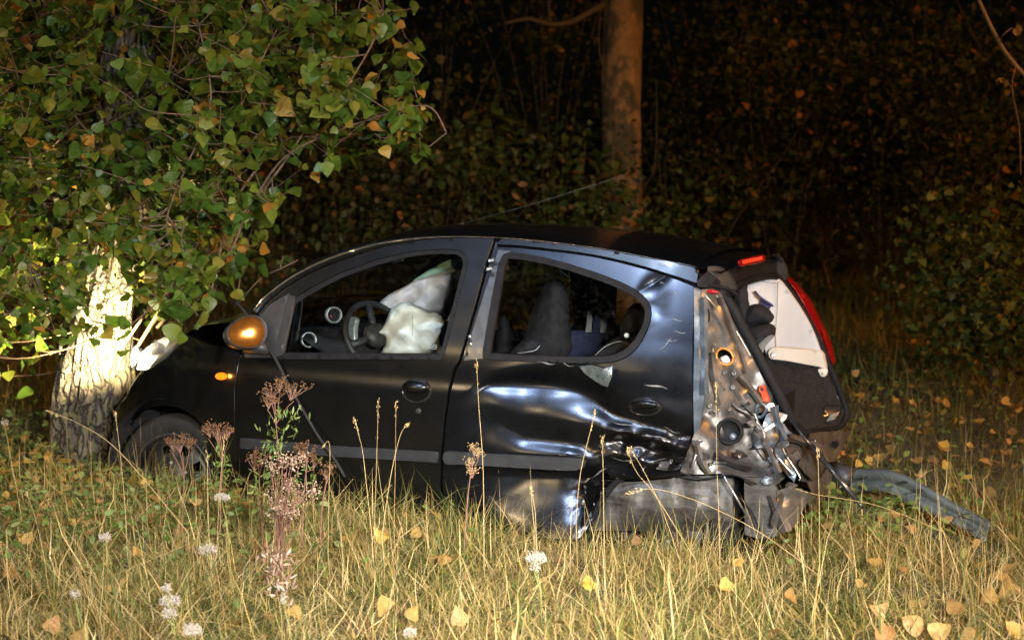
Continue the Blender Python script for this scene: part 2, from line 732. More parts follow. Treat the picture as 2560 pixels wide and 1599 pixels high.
def glassmat(name, tint=(.86, .90, .88), refl=1.0, dust=.004):
    t = NT(name)
    tr = t.n('ShaderNodeBsdfTransparent')
    tr.inputs[0].default_value = (*tint, 1)
    gl = t.n('ShaderNodeBsdfGlossy')
    gl.inputs['Roughness'].default_value = .01
    fr = t.n('ShaderNodeFresnel')
    fr.inputs[0].default_value = 1.5
    mx = t.n('ShaderNodeMixShader')
    t.l(fr.outputs[0], mx.inputs[0])
    t.l(tr.outputs[0], mx.inputs[1])
    t.l(gl.outputs[0], mx.inputs[2])
    df = t.n('ShaderNodeBsdfDiffuse')
    df.inputs[0].default_value = (.5, .5, .48, 1)
    m2 = t.n('ShaderNodeMixShader')
    t.l(t.mapr(t.noise(30, 8, .75), .5, .85, 0, dust * 3), m2.inputs[0])
    t.l(mx.outputs[0], m2.inputs[1])
    t.l(df.outputs[0], m2.inputs[2])
    t.l(m2.outputs[0], t.out.inputs[0])
    return t.m


M['glass'] = glassmat('window_glass')
M['screen_glass'] = glassmat('windscreen_glass', (.55, .60, .58))


def mirror_mat():
    t = NT('mirror_glass')
    g1 = t.n('ShaderNodeBsdfGlossy')
    g1.inputs[0].default_value = (.8, .78, .74, 1)
    g1.inputs['Roughness'].default_value = .02
    g2 = t.n('ShaderNodeBsdfGlossy')
    g2.inputs[0].default_value = (.04, .028, .016, 1)  # amber haze of the street lamp is tinted into this rough lobe
    g2.inputs['Roughness'].default_value = .30
    mx = t.n('ShaderNodeMixShader')
    t.l(t.mapr(t.noise(60, 6, .6), .3, .7, .15, .30), mx.inputs[0])
    t.l(g1.outputs[0], mx.inputs[1])
    t.l(g2.outputs[0], mx.inputs[2])
    t.l(mx.outputs[0], t.out.inputs[0])
    return t.m


M['mirror'] = mirror_mat()


def emit(name, col, s):
    t = NT(name)
    e = t.n('ShaderNodeEmission')
    e.inputs[0].default_value = (*col, 1)
    e.inputs[1].default_value = s
    t.l(e.outputs[0], t.out.inputs[0])
    return t.m


M['em_head'] = emit('headlight_bulb', (1, .82, .52), 60)
M['em_amber'] = emit('indicator_glow', (1, .16, .006), 3.0)
M['em_flood'] = emit('flood_led', (.86, .93, 1), 140)
M['em_led'] = emit('led_lamp', (.55, .72, 1), 90)
M['em_sodium'] = emit('sodium_lamp', (1, .48, .12), 120)


def tr(ox, oy, s, pts):
    return [(ox + p[0] * s, oy + p[1] * s) + tuple(p[2:]) for p in pts]


ZA = lambda pts: tr(640, 620, .2315, pts)
ZB = lambda pts: tr(1700, 660, .2249, pts)
ZC = lambda pts: tr(1450, 960, .2911, pts)
ZD = lambda pts: tr(260, 740, .3307, pts)
Z3 = lambda pts: tr(600, 560, .463, pts)
Z4 = lambda pts: tr(1100, 540, .5422, pts)
Z5 = lambda pts: tr(1600, 580, .516, pts)

# ------------------------------------------------------------------ ground
def car_d(x, y):
    """distance outside the car's footprint (negative inside)"""
    p = tolocal((x, y, 0))
    return max(abs(p.x - 1.75) - 1.62, abs(p.y) - .74)


def gz(x, y):
    n = .05 * noise.noise(Vector((x * .7, y * .7, 3))) + .025 * noise.noise(Vector((x * 2.3, y * 2.3, 8)))
    d = car_d(x, y)
    h = n * 1.0
    h -= .20 * (1 - sstep(-.25, .22, d))
    if y > 10:
        h += .02 * (y - 10)
    return h


def soil_mat():
    t = NT('soil')
    c = t.ramp(t.noise(3, 8, .65), [(.3, (.018, .015, .010)), (.55, (.042, .033, .020)), (.75, (.03, .03, .012))])
    c = t.mix(t.mapr(t.noise(60, 6, .7), .45, .65, 0, .5), c, (.08, .062, .035))
    return t.pbr(c, .95, 0, t.bump(t.noise(45, 8, .7), .8, .03))


M['soil'] = soil_mat()
xs = np.concatenate([[-400, -150, -60, -25, -14], np.arange(-9, 9.01, .12), [14, 25, 60, 150, 400]])
ys = np.concatenate([[-3.6], np.arange(-3, 1, .5), np.arange(1, 14.01, .12), [16, 20, 30, 60, 150, 400]])
GV = np.array([(x, y, gz(x, y) if abs(x) < 20 and y < 20 else (0.02 * (min(y, 30) - 10) if y > 10 else 0)) for x in xs for y in ys])
ny = len(ys)
GT = np.array([(i * ny + j, (i + 1) * ny + j, (i + 1) * ny + j + 1, i * ny + j + 1) for i in range(len(xs) - 1) for j in range(ny - 1)])
ground = npmesh('ground', GV, GT, M['soil'], smooth=True)
ground['kind'] = 'structure'


def asphalt_mat():
    t = NT('asphalt')
    c = t.ramp(t.noise(120, 6, .7), [(.3, (.03, .03, .03)), (.7, (.075, .072, .07))])
    return t.pbr(c, .85, 0, t.bump(t.noise(240, 4), .5, .006))


M['asphalt'] = asphalt_mat()
M['line'] = simple('road_paint', (.7, .7, .68), .7, 0, 15, .15)
rb = MB()
rb.box((0, -8.6, -.05), (300, 9.6, .12))
road = rb.build('road', M['asphalt'], smooth=False)
road['kind'] = 'structure'
rl = MB()
rl.box((0, -4.2, .012), (300, .12, .008))
o = rl.build('edge_line', M['line'], road, smooth=False)
gb = MB()
gb.box((0, -206.7, -.06), (800, 386.4, .1))
vg = gb.build('verge', M['soil'], smooth=False)
vg['kind'] = 'structure'

# ------------------------------------------------------------------ lamps of the place
M['mast'] = simple('mast_paint', (.35, .35, .36), .45, .5, 20, .15)


def aim(o, target):
    o.rotation_euler = (Vector(target) - o.matrix_world.translation if False else Vector(target) - Vector(o.location)).to_track_quat('-Z', 'Y').to_euler()


def light_mast(x, y, h, target):
    root = empty('light_mast', (x, y, 0))
    tag(root, 'tall floodlight mast standing on the road edge facing the wrecked car', 'light mast')
    a = MB()
    a.tube([(0, 0, 0), (0, 0, h * .5)], .05, 12)
    a.tube([(0, 0, h * .5), (0, 0, h)], .035, 12)
    a.build('pole', M['mast'], root)
    for k in range(3):
        th = 2 * pi * k / 3 + .4
        MB().tube([(0, 0, .7), (.8 * cos(th), .8 * sin(th), .015)], .02, 8).build('leg', M['mast'], root)
    b = MB()
    b.tube([(-.70, 0, h), (.70, 0, h)], .025, 10)
    b.build('crossbar', M['mast'], root)
    tgt = Vector(target) - Vector((x, y, 0))
    for k in range(6):
        p = Vector((-.60 + .24 * k, .10, h + .02))
        d = (tgt - p).normalized()
        q = d.to_track_quat('-Z', 'Y').to_matrix()
        hd = MB().box(p, (.20, .16, .07), q)
        ho = bev(hd.build('lamp_head', M['mast'], root, False))
        le = MB().box(p + d * .0375, (.17, .13, .004), q)
        le.build('lamp_lens', M['em_flood'], ho, False)
        ld = bpy.data.lights.new('flood_light', 'AREA')
        ld.shape = 'RECTANGLE'
        ld.size, ld.size_y = .17, .13
        ld.energy = P_FLOOD / 6
        ld.color = (1.0, .95, .86)
        ld.spread = radians(50)
        lo = link(bpy.data.objects.new('flood_light', ld))
        lo.parent = ho
        lo.location = p + d * .046
        lo.rotation_euler = d.to_track_quat('-Z', 'Y').to_euler()
    return root


def street_lamp(x, y, h, target, label, lens, power, col, spread=180):
    root = empty('street_lamp', (x, y, 0))
    tag(root, label, 'street lamp', 'street lamps along the road')
    MB().tube([(0, 0, -.1), (0, 0, 1.2), (0, 0, h)], [.09, .08, .05], 14).build('post', M['mast'], root)
    tgt = Vector(target) - Vector((x, y, 0))
    ah = Vector((tgt.x, tgt.y, 0)).normalized()
    MB().tube([(0, 0, h), ah * .4 + Vector((0, 0, h + .15)), ah * 1.0 + Vector((0, 0, h + .2))], .03, 10).build('arm', M['mast'], root)
    p = ah * 1.2 + Vector((0, 0, h + .2))
    q = Matrix.Rotation(atan2(ah.y, ah.x), 3, 'Z')
    ho = bev(MB().box(p + Vector((0, 0, .05)), (.62, .26, .12), q).build('lamp_head', M['mast'], root, False), .03, 3)
    MB().box(p + Vector((0, 0, -.022)), (.26, .11, .02), q).build('lamp_lens', M[lens], ho, False)
    ld = bpy.data.lights.new('street_light', 'AREA')
    ld.spread = radians(spread)
    ld.shape = 'RECTANGLE'
    ld.size, ld.size_y = .26, .11
    ld.energy = power
    ld.color = col
    lo = link(bpy.data.objects.new('street_light', ld))
    lo.parent = ho
    lo.location = p + Vector((0, 0, -.045))
    d = (tgt - p).normalized()
    d = (d + Vector((0, 0, -.25))).normalized()
    lo.rotation_euler = d.to_track_quat('-Z', 'Y').to_euler()
    return root


light_mast(1.3, -.7, 2.1, (.1, 4.8, .05))
LAMP = Vector((10.6, 1.0, 5.6))
street_lamp(10.6, 1.0, 5.6, (.5, 10.5, 2), 'orange sodium street lamp on a tall post beyond the right edge', 'em_sodium', P_STREET, (1, .42, .09))
street_lamp(-8.2, -2.6, 5.8, (-1.8, 7.4, 1.6), 'orange sodium street lamp on a post beyond the left edge', 'em_sodium', P_STREET * .46, (1, .68, .33))
street_lamp(-3.5, .4, 7.8, (.2, 5.2, .4), 'bluish white street lamp on a tall post behind the photographer', 'em_led', P_LED, (.62, .76, 1), 52)

# ------------------------------------------------------------------ the car
car = empty('wrecked_car')
car.location = CAR_T
car.rotation_euler = CAR_R
tag(car, 'wrecked black small hatchback rammed against a tree with its rear corner torn open', 'car')

side = lambda px, py: ups(px, py)

# traced outlines of the left side
FD_TOP = [(637, 784), (669, 746), (739, 696), (822, 655), (906, 627), (970, 611), (1063, 599), (1156, 595), (1234, 597)]
FD_REAR = [(1214, 657), (1186, 764), (1165, 838), (1146, 903), (1133, 920), (1119, 977), (1108, 1051), (1101, 1139), (1099, 1200), (1099, 1330)]
FRONT_DOOR = smoothpoly(FD_TOP, 4, False) + FD_REAR + [(1060, 1344), (680, 1318), (610, 1300), (592, 1250), (589, 1120), (590, 1023), (594, 935), (606, 880), (616, 830)]
F_WIN = [(706, 881), (1096, 884), (1104, 872), (1158, 662), (1154, 644), (1142, 636), (1105, 634), (1063, 636), (1017, 643), (943, 662), (859, 692), (804, 720), (745, 754), (736, 766)]
FD_WINHOLE = [(690, 897), (1098, 900), (1112, 886), (1170, 662), (1164, 636), (1146, 624), (1105, 622), (1060, 624), (1012, 631), (937, 650), (852, 680), (796, 708), (735, 743), (722, 770)]

R_WIN = smoothpoly([(1226, 872), (1243, 770), (1263, 662), (1284, 647), (1371, 662), (1480, 695), (1561, 727), (1600, 754), (1612, 779), (1604, 817), (1577, 860), (1539, 885), (1480, 892), (1330, 889), (1236, 883)], 4)
R_WINHOLE = smoothpoly([(1207, 880), (1226, 770), (1249, 654), (1278, 632), (1373, 647), (1484, 680), (1568, 713), (1612, 745), (1627, 779), (1617, 824), (1587, 873), (1543, 900), (1480, 907), (1330, 903), (1222, 897)], 4)
RD_TOP = [(1243, 618), (1290, 620), (1371, 628), (1480, 642), (1588, 667), (1669, 691), (1734, 716)]
RD_REAR = [(1735, 740), (1732, 811), (1731, 900), (1731, 1028), (1729, 1076), (1716, 1136), (1700, 1172)]
RD_ARCH = [(1713, 1189), (1680, 1190), (1642, 1185), (1590, 1188), (1558, 1194), (1530, 1207), (1515, 1230), (1500, 1256), (1488, 1284), (1470, 1316), (1450, 1344)]
REAR_DOOR = smoothpoly(RD_TOP, 3, False) + RD_REAR + RD_ARCH + [(1393, 1356), (1250, 1358), (1112, 1340), (1107, 1200), (1109, 1140), (1116, 1051), (1127, 980), (1141, 925), (1153, 906), (1172, 843), (1193, 770), (1221, 665)]

# dent of the rear door: columns of (px, [(py, inward metres)])
DCOL = [
    (1105, [(900, 0), (960, 0), (1010, .001), (1060, .002), (1100, .001), (1135, 0), (1190, .002), (1350, 0)]),
    (1150, [(905, 0), (980, .001), (1004, .004), (1030, .003), (1066, .004), (1135, .002), (1190, .015), (1350, -.020)]),
    (1230, [(908, 0), (932, -.003), (962, .044), (1014, .022), (1056, .034), (1134, .004), (1190, .040), (1350, -.085)]),
    (1317, [(904, 0), (914, .000), (958, .086), (1040, .040), (1092, .058), (1136, .012), (1190, .075), (1350, -.115)]),
    (1404, [(904, .002), (910, .004), (966, .104), (1050, .044), (1102, .070), (1138, .022), (1192, .095), (1350, -.115)]),
    (1480, [(906, .003), (930, .012), (996, .108), (1062, .042), (1108, .080), (1142, .036), (1200, .100), (1350, -.060)]),
    (1534, [(926, .002), (972, .014), (1034, .092), (1074, .036), (1102, .088), (1134, .050), (1180, .090), (1350, .05)]),
    (1615, [(930, .0), (994, .010), (1056, .064), (1088, .026), (1116, .084), (1148, .046), (1180, .076), (1350, .05)]),
    (1696, [(930, .0), (1034, .010), (1084, .044), (1112, .018), (1134, .062), (1158, .040), (1180, .06), (1350, .04)]),
    (1745, [(930, .0), (1040, .006), (1092, .026), (1118, .010), (1138, .036), (1160, .026), (1180, .03), (1350, .02)]),
]
DFN = {}


def dent_col(px):
    """control rows blended between the columns, then one smooth profile down the panel"""
    k = round(px)
    if k not in DFN:
        xs_ = [c[0] for c in DCOL]
        q = []
        for r in range(8):
            q.append((herm(xs_, [c[1][r][0] for c in DCOL])(k), herm(xs_, [c[1][r][1] for c in DCOL])(k)))
        ya_, yb_ = [a_ for a_, _ in q], [b_ for _, b_ in q]
        hf = herm(ya_, yb_)
        DFN[k] = lambda y, hf=hf, ya_=ya_, yb_=yb_: .55 * hf(y) + .45 * float(np.interp(y, ya_, yb_))
    return DFN[k]


cr_a, cr_b = crumple(5, 80), crumple(11, 44)


def rd_dent(px, py):
    v = .70 * dent_col(px)(py)
    # slow waves in the sheet, then sharp folds towards the torn corner
    m = sstep(1380, 1560, px) * sstep(1030, 1120, py)
    m = max(m, .8 * sstep(1400, 1490, px) * sstep(1170, 1230, py))
    v += m * (.050 * cr_a(px, py) + .012 * cr_b(px, py))
    v += .006 * noise.noise(Vector((px / 90, py / 70, 2))) * sstep(1120, 1250, px) * sstep(890, 960, py)
    # buckle behind the window
    b = exp(-((px - 1640) / 30) ** 2 - ((py - 760) / 60) ** 2)
    v += .010 * b * (.5 + .6 * cr_a(px, py))
    e = (px - 1625) * .55 + (py - 712)
    v += .012 * exp(-abs(e) / 14) * exp(-((px - 1640) / 40) ** 2)
    return v


def rd_surf(px, py):
    return ups(px, py, -rd_dent(px, py) if px > 1095 else 0)


# ---- front door
fdoor = panel('front_door', M['paint'], car, FRONT_DOOR, [FD_WINHOLE], side, 9, .03)
panel('window_frame', M['rubber'], fdoor, FD_WINHOLE, [F_WIN], lambda x, y: ups(x, y, -.004), 9, .012, edge=.3)
panel('window_glass', M['glass'], fdoor, [(p[0], p[1]) for p in F_WIN], [], lambda x, y: ups(x, y, -.012), 22, 0)
# black corner piece carrying the mirror, and the upright divider
panel('mirror_corner', M['plastic'], fdoor, [(640, 800), (676, 760), (722, 734), (728, 742), (690, 893), (612, 893), (608, 850)], [], lambda x, y: ups(x, y, .004), 12, .01)
panel('window_divider', M['trim'], fdoor, [(722, 738), (733, 741), (734, 752), (706, 886), (690, 893), (684, 890)], [], lambda x, y: ups(x, y, .010), 10, .012)
panel('belt_seal', M['rubber'], fdoor, [(690, 884), (1104, 887), (1102, 899), (688, 897)], [], lambda x, y: ups(x, y, .006), 10, .01)
# round handle recess with its grip, and the lock
hc = (1041, 976)


def handle_surf(px, py):
    r = math.hypot((px - hc[0]) / 36, (py - hc[1]) / 30)
    dy = (py - hc[1]) / 30
    if r < 1:
        v = -.020 * (1 - r * r)
        v += .038 * sstep(.0, -.30, dy) * sqrt(max(0, 1 - r * r))
    else:
        v = 0
    return ups(px, py, v + .003)


he = [(hc[0] + 36 * cos(a), hc[1] + 30 * sin(a)) for a in np.linspace(0, 2 * pi, 28, endpoint=False)]
panel('door_handle', M['black_gloss'], fdoor, he, [], handle_surf, 4, .006)


def cap(cx, cy, rx, ry, h, base):
    def f(px, py):
        r2 = ((px - cx) / rx) ** 2 + ((py - cy) / ry) ** 2
        return base(px, py) + Vector((0, -.004 - h * sqrt(max(0, 1 - r2)), 0))
    return f


def ell(cx, cy, rx, ry, n=30):
    return [(cx + rx * cos(a) * .998, cy + ry * sin(a) * .998) for a in np.linspace(0, 2 * pi, n, endpoint=False)]


panel('handle_grip', M['paint'], fdoor, ell(1041, 965, 34, 17), [], cap(1041, 965, 34, 17, .030, side), 3.5, 0)
kp = ups(1046, 1027, 0)
lk = MB().lathe([(0, .006), (.009, .006), (.0125, .004), (.013, 0), (.013, -.01)], kp, (0, -1, .02), 20)
lk.build('door_lock', M['hub'], fdoor)
FMOULD = [(600, 1096), (800, 1114), (1000, 1126), (1092, 1131), (1092, 1156), (1000, 1150), (800, 1138), (600, 1120)]
panel('door_moulding', M['trim'], fdoor, FMOULD, [], lambda x, y: ups(x, y, .012), 10, .014)
# maker's print low on the glass
gp = MB()
for (x0, y0, x1, y1) in ((1081, 861, 1092, 862.5), (1081, 871, 1092, 872.5), (1076, 863, 1080, 864.5), (1076, 869, 1080, 870.5), (1082, 864.5, 1086, 868.5), (1088, 864.5, 1092, 868.5), (1074.5, 864, 1076, 869.5), (1079.8, 865, 1081, 868.5)):
    gp.add([ups(x0, y0, -.0105), ups(x1, y0, -.0105), ups(x1, y1, -.0105), ups(x0, y1, -.0105)], [(0, 3, 2, 1)])
gp.build('glass_print', M['print'], fdoor, False)

# ---- rear door
rdoor = panel('rear_door', M['paint_dent'], car, REAR_DOOR, [R_WINHOLE], rd_surf, 5, .03, sharp=38)
rdoor['label'] = 'rear door caved in with deep folds and scraped paint'
panel('window_frame', M['rubber'], rdoor, R_WINHOLE, [R_WIN], lambda x, y: ups(x, y, .003 + .008 * sin(.5)), 7, .016, edge=.5)
panel('window_glass', M['glass'], rdoor, R_WIN, [], lambda x, y: ups(x, y, -.010), 22, 0)
# B-pillar cover strip of the rear door: bare grey metal with clips
panel('pillar_panel', simple('pillar_grey', (.045, .05, .058), .34, .6, 20, .2, .1, 90, .001), rdoor,
      [(1246, 624), (1275, 628), (1262, 634), (1246, 656), (1224, 770), (1206, 880), (1216, 894), (1160, 901), (1176, 845), (1198, 772)], [], lambda x, y: ups(x, y, .004), 9, .006)
for k, (x, y) in enumerate(((1227, 651), (1222, 672))):
    panel('clip', M['steel'], rdoor, [(x - 6, y - 2), (x + 6, y - 5), (x + 5, y + 2), (x - 6, y + 4)], [], lambda a, b: ups(a, b, .010), 6, .008)
for (x, y, r) in ((1174, 841, 5), (1176, 860, 6)):
    MB().lathe([(0, .004), (.006, .004), (.0085, 0), (.0085, -.01)], ups(x, y, .006), (0, -1, .2), 14).build('bolt', M['steel'], rdoor)
RMOULD = smoothpoly([(1110, 1131), (1112, 1159), (1150, 1160), (1250, 1166), (1380, 1174), (1440, 1175), (1458, 1163), (1450, 1149), (1400, 1145), (1250, 1137), (1150, 1132)], 2)
panel('door_moulding', M['trim'], rdoor, RMOULD, [], lambda x, y: ups(x, y, .016 - rd_dent(x, 1150) * .6), 8, .03)
rh = (1613, 1016)


def rhandle(px, py):
    u = (px - rh[0]) / 42
    v = (py - rh[1]) / 22
    r = math.hypot(u, v)
    h = 0
    if r < 1:
        h = .030 * sqrt(1 - r * r) * sstep(.35, -.15, v) - .016 * (1 - r * r)
    return ups(px, py, h + .003 - rd_dent(px, py))


panel('door_handle', M['black_gloss'], rdoor, [(rh[0] + 42 * cos(a), rh[1] + 22 * sin(a)) for a in np.linspace(0, 2 * pi, 30, endpoint=False)], [], rhandle, 4, .004)
panel('handle_grip', M['paint'], rdoor, ell(1613, 1009, 37, 12), [], cap(1613, 1009, 37, 12, .026, rd_surf), 3.5, 0)
# torn bright flap below the rear of the window
patch('torn_flap', simple('torn_paint_edge', (.16, .19, .20), .25, .7, 30, .4), rdoor,
      [(1448, 916, -.80), (1478, 913, -.81), (1510, 922, -.82), (1530, 915, -.80), (1528, 940, -.83), (1518, 966, -.83), (1503, 962, -.80), (1482, 948, -.79), (1460, 932, -.79)], 5, .012, 4, 22, .003)

M['scrape'] = simple('bare_scrape', (.13, .13, .135), .5, .4, 60, .6)
rs2 = random.Random(5)
for k, (x, y, L_, an, w_) in enumerate(((1365, 907, 46, .02, 2.2), (1420, 911, 30, .25, 1.6), (1490, 935, 34, .75, 1.8), (1560, 1060, 60, .28, 2.0), (1640, 1092, 70, .22, 1.6), (1600, 1120, 44, .10, 2.4), (1540, 1108, 26, .35, 3.0), (1680, 1075, 40, .30, 1.5),
                                         (1560, 1148, 60, .12, 1.5), (1640, 1150, 50, -.05, 1.7), (1500, 1180, 40, -.5, 2.4), (1470, 1200, 24, -.8, 3.0), (1690, 800, 34, .02, 1.2), (1700, 830, 30, -.03, 1.0), (1680, 850, 26, .05, 1.0), (1665, 860, 40, -.75, 1.2), (1640, 965, 60, .25, 2.6), (1655, 708, 14, .3, 1.6), (1690, 735, 18, .5, 1.2), (1520, 1210, 40, -.2, 2.2))):
    n_ = 7
    up_, lo_2 = [], []
    for j in range(n_):
        t_ = j / (n_ - 1) - .5
        ww = .6 * w_ * (1 - (2 * t_) ** 2) * rs2.uniform(.5, 1.2) + .25
        cx_, cy_ = x + cos(an) * L_ * t_, y + sin(an) * L_ * t_ + 3 * sin(t_ * 5 + k)
        up_.append((cx_ + sin(an) * ww, cy_ - cos(an) * ww))
        lo_2.append((cx_ - sin(an) * ww, cy_ + cos(an) * ww))
    panel('paint_scrape', M['scrape'], rdoor, up_ + lo_2[::-1], [], lambda a_, b_: rd_surf(a_, b_) + Vector((0, -.0025, 0)), 5, 0)

# ---- far side, whole: same outlines mirrored, seen through the windows
side_r = lambda px, py: ups(px, py)
rd2 = panel('far_front_door', M['paint'], car, FRONT_DOOR, [FD_WINHOLE], side_r, 26, .03, True)
panel('window_glass', M['screen_glass'], rd2, [(p[0], p[1]) for p in F_WIN], [], lambda x, y: ups(x, y, -.012), 40, 0, True)
rd3 = panel('far_rear_door', M['paint'], car, [p for p in REAR_DOOR], [R_WINHOLE], side_r, 26, .03, True)
panel('window_frame', M['rubber'], rd3, R_WINHOLE, [R_WIN], lambda x, y: ups(x, y, -.006), 14, .03, True)
panel('window_glass', M['screen_glass'], rd3, R_WIN, [], lambda x, y: ups(x, y, -.010), 40, 0, True)


def inset(poly, d):
    c = np.mean(np.array(poly), 0)
    return [tuple(np.array(p) + (np.array(p) - c) / (np.hypot(*(np.array(p) - c)) + 1e-6) * d) for p in poly]


# inner trims of the far doors (dark blue cloth below the glass)
panel('inner_trim', M['bluecloth'], rd3, [(1160, 898), (1460, 905), (1700, 905), (1700, 1180), (1530, 1200), (1450, 1330), (1115, 1330)], [], lambda x, y: ups(x, y, -.07), 26, .0, True)
panel('inner_trim', M['plastic'], rd2, [(640, 892), (1140, 898), (1095, 1330), (600, 1290)], [], lambda x, y: ups(x, y, -.07), 26, .0, True)
# inner trims of the near doors
panel('inner_trim', M['plastic'], fdoor, [(650, 892), (1128, 900), (1090, 1320), (610, 1285)], [], lambda x, y: ups(x, y, -.07), 26, .0)

# ---- body frame behind the doors: pillars, sill
BODY = [(640, 812), (672, 756), (742, 700), (824, 660), (908, 631), (972, 614), (1063, 602), (1156, 597), (1234, 598), (1300, 600), (1400, 612), (1534, 633), (1642, 652), (1740, 672), (1744, 740), (1742, 1040), (1725, 1140), (1700, 1180), (1560, 1190), (1510, 1230), (1470, 1330), (1380, 1362), (1100, 1362), (700, 1332), (600, 1310), (580, 1230), (580, 930)]
H1 = [(722, 905), (1090, 908), (1122, 880), (1176, 668), (1172, 636), (1150, 626), (1060, 628), (1012, 636), (937, 655), (852, 686), (796, 714), (742, 746)]
H2 = inset(R_WINHOLE, 2)
for mir in (False, True):
    panel('body_frame', M['paint'], car, BODY, [H1, H2], lambda x, y: ups(x, y, -.022 - .14 * sstep(900, 925, y) * sstep(1100, 1150, x)), 15, .05, mir)
# upper side rail between roof and doors
RAILP = [(637, 782), (669, 744), (739, 693), (822, 652), (906, 624), (970, 608), (1063, 596), (1156, 592), (1234, 594), (1300, 598), (1371, 605), (1470, 617), (1534, 627), (1600, 640), (1642, 648), (1690, 657), (1742, 668)]
raill = smoothpoly(RAILP, 3, False)
rl_lo = smoothpoly([(1240, 610), (1300, 613), (1371, 621), (1480, 635), (1588, 659), (1669, 683), (1738, 706)], 3, False)
panel('side_rail', M['paint'], car, [p for p in raill if p[0] > 1238] + [(1746, 672), (1742, 706)] + rl_lo[::-1], [], lambda x, y: ups(x, y, -.002), 7, .02)
panel('side_rail', M['paint'], car, [p for p in raill if p[0] > 1238] + [(1746, 672), (1742, 706)] + rl_lo[::-1], [], lambda x, y: ups(x, y, -.002), 14, .02, True)

# ---- roof and windscreen lofted between the two rails
RL = [ups(x, y, -.004) for x, y in smoothpoly(RAILP, 6, False)]
cr_h = herm([.9, 1.3, 1.8, 2.2, 2.7, 3.1], [.10, .09, .062, .052, .058, .06])


def loft(name, mat, pts, nv=20, bulge=1.0, fwd=.0):
    k = len(pts) - 1

    def fn(u, v):
        i = min(int(u * k), k - 1)
        p = pts[i].lerp(pts[i + 1], u * k - i)
        s = 2 * v - 1
        c = cr_h(p.x) * bulge * (1 - abs(s) ** 2.6)
        q = pts[min(i + 2, k)] - pts[max(i - 1, 0)]
        tx, tz = q.x, q.z
        L = math.hypot(tx, tz) + 1e-9
        nx, nz = -tz / L, tx / L
        return (p.x + nx * c, p.y * -s, p.z + nz * c)
    return MB().grid(fn, k * 2, nv)


def split(pts, x):
    return [p for p in pts if p.x <= x], [p for p in pts if p.x >= x]


scr, rf = split(RL, 1.62)
wsc = loft('x', None, scr + rf[:1]).build('windscreen', M['screen_glass'], car)
roof = loft('x', None, rf).build('roof', M['paint'], car)
MB().tube([p + Vector((0, -.002, 0)) for p in RL], .0035, 6).build('roof_gutter', M['black_gloss'], roof)
PP = scr + rf[:16]
for s in (1, -1):
    MB().tube([(p.x, p.y * s, p.z) for p in PP], [.026 if i < len(PP) - 22 else lerp(.004, .026, (len(PP) - 1 - i) / 21) for i in range(len(PP))], 10).build('windscreen_pillar', M['paint'], car)
# aerial at the front of the roof
a0 = lY(1135, 566, 0)
a1 = lY(1566, 437, 0)
MB().tube([a0, a0.lerp(a1, .06)], [.009, .005], 8).build('antenna_base', M['plastic'], roof)
MB().tube([a0.lerp(a1, .03), a0.lerp(a1, .5) + Vector((0, 0, -.006)), a1], [.0028, .0018, .0013], 6).build('antenna', M['plastic'], roof)
# head lining under the roof keeps the cabin dark
hl = loft('x', None, rf, 10, .55)
hl.v = [(x, y * .93, z - .05) for x, y, z in hl.v]
hl.build('headlining', M['whitetrim'], car)

# ---- rear end of the roof, spoiler, hatch top
ya, yb = -.60, .60
sp_l, sp_r = lY(1772, 674, -.56), lY(1934, 640, .52)
e0 = RL[-1]


def hatch_top(u, v):
    s = 2 * v - 1
    cy = (1 - abs(s) ** 2.4)
    x = lerp(e0.x - .01, 3.13, u)
    z = lerp(e0.z + .052 * cy, sp_l.z - .012 + .055 * cy, u)
    return (x + .05 * u * cy, s * lerp(.60, .56, u), z)


hat = MB().grid(hatch_top, 6, 20)
spoil = hat.build('roof_spoiler', M['paint'], car)


def slab(name, mat, parent, ctrl, th, res=8, n=2):
    """a solid plate: traced outline at given car depth, thickness th towards the far side"""
    ol = smoothpoly([(c[0], c[1]) for c in ctrl], n) if n > 1 else [(c[0], c[1]) for c in ctrl]
    yf = idw(ctrl)
    return panel(name, mat, parent, ol, [], lambda x, y: lY(x, y, yf(x, y)), res, th)


slab('spoiler_fin', M['trim'], spoil, [(1770, 667, -.58), (1800, 670, -.54), (1822, 686, -.50), (1838, 718, -.48), (1836, 724, -.48), (1806, 714, -.54), (1776, 696, -.58)], .03, 6)
slab('spoiler_fin', M['trim'], spoil, [(1929, 638, .50), (1950, 645, .54), (1964, 672, .56), (1966, 697, .57), (1958, 698, .56), (1942, 676, .53), (1932, 656, .51)], .03, 6)
slab('hatch_header', M['black_gloss'], car, [(1770, 690, -.57), (1800, 676, -.40), (1850, 662, -.08), (1900, 650, .24), (1938, 642, .50), (1962, 690, .56), (1938, 688, .52), (1900, 691, .26), (1866, 702, -.08), (1830, 718, -.42), (1800, 712, -.54)], .03, 8, 1)
# third brake light, lens with LED cells
bl = slab('brake_light', M['red'], spoil, [(1849, 651, -.44), (1903, 639, -.14), (1906, 645, -.13), (1905, 653, -.13), (1853, 664, -.42), (1849, 660, -.44)], .03, 5)
for k in range(7):
    x = 1857 + k * 7.2
    y = 655 - k * 1.55
    slab('lens_cell', M['redbit'], bl, [(x, y - 3, -.425 + k * .043), (x + 3.6, y - 3.8, -.405 + k * .043), (x + 3.6, y + 3.2, -.405 + k * .043), (x, y + 4, -.425 + k * .043)], .006, 6, 1)

# ---- hatch opening: seal, inner trims, far tail light
def tubepx(name, mat, parent, pts, r, n=8, sm=4):
    P = [lY(*p) for p in pts]
    P = [Vector(q) for q in smoothpoly([tuple(p) for p in P], sm, False)]
    return MB().tube(P, r, n).build(name, mat, parent)


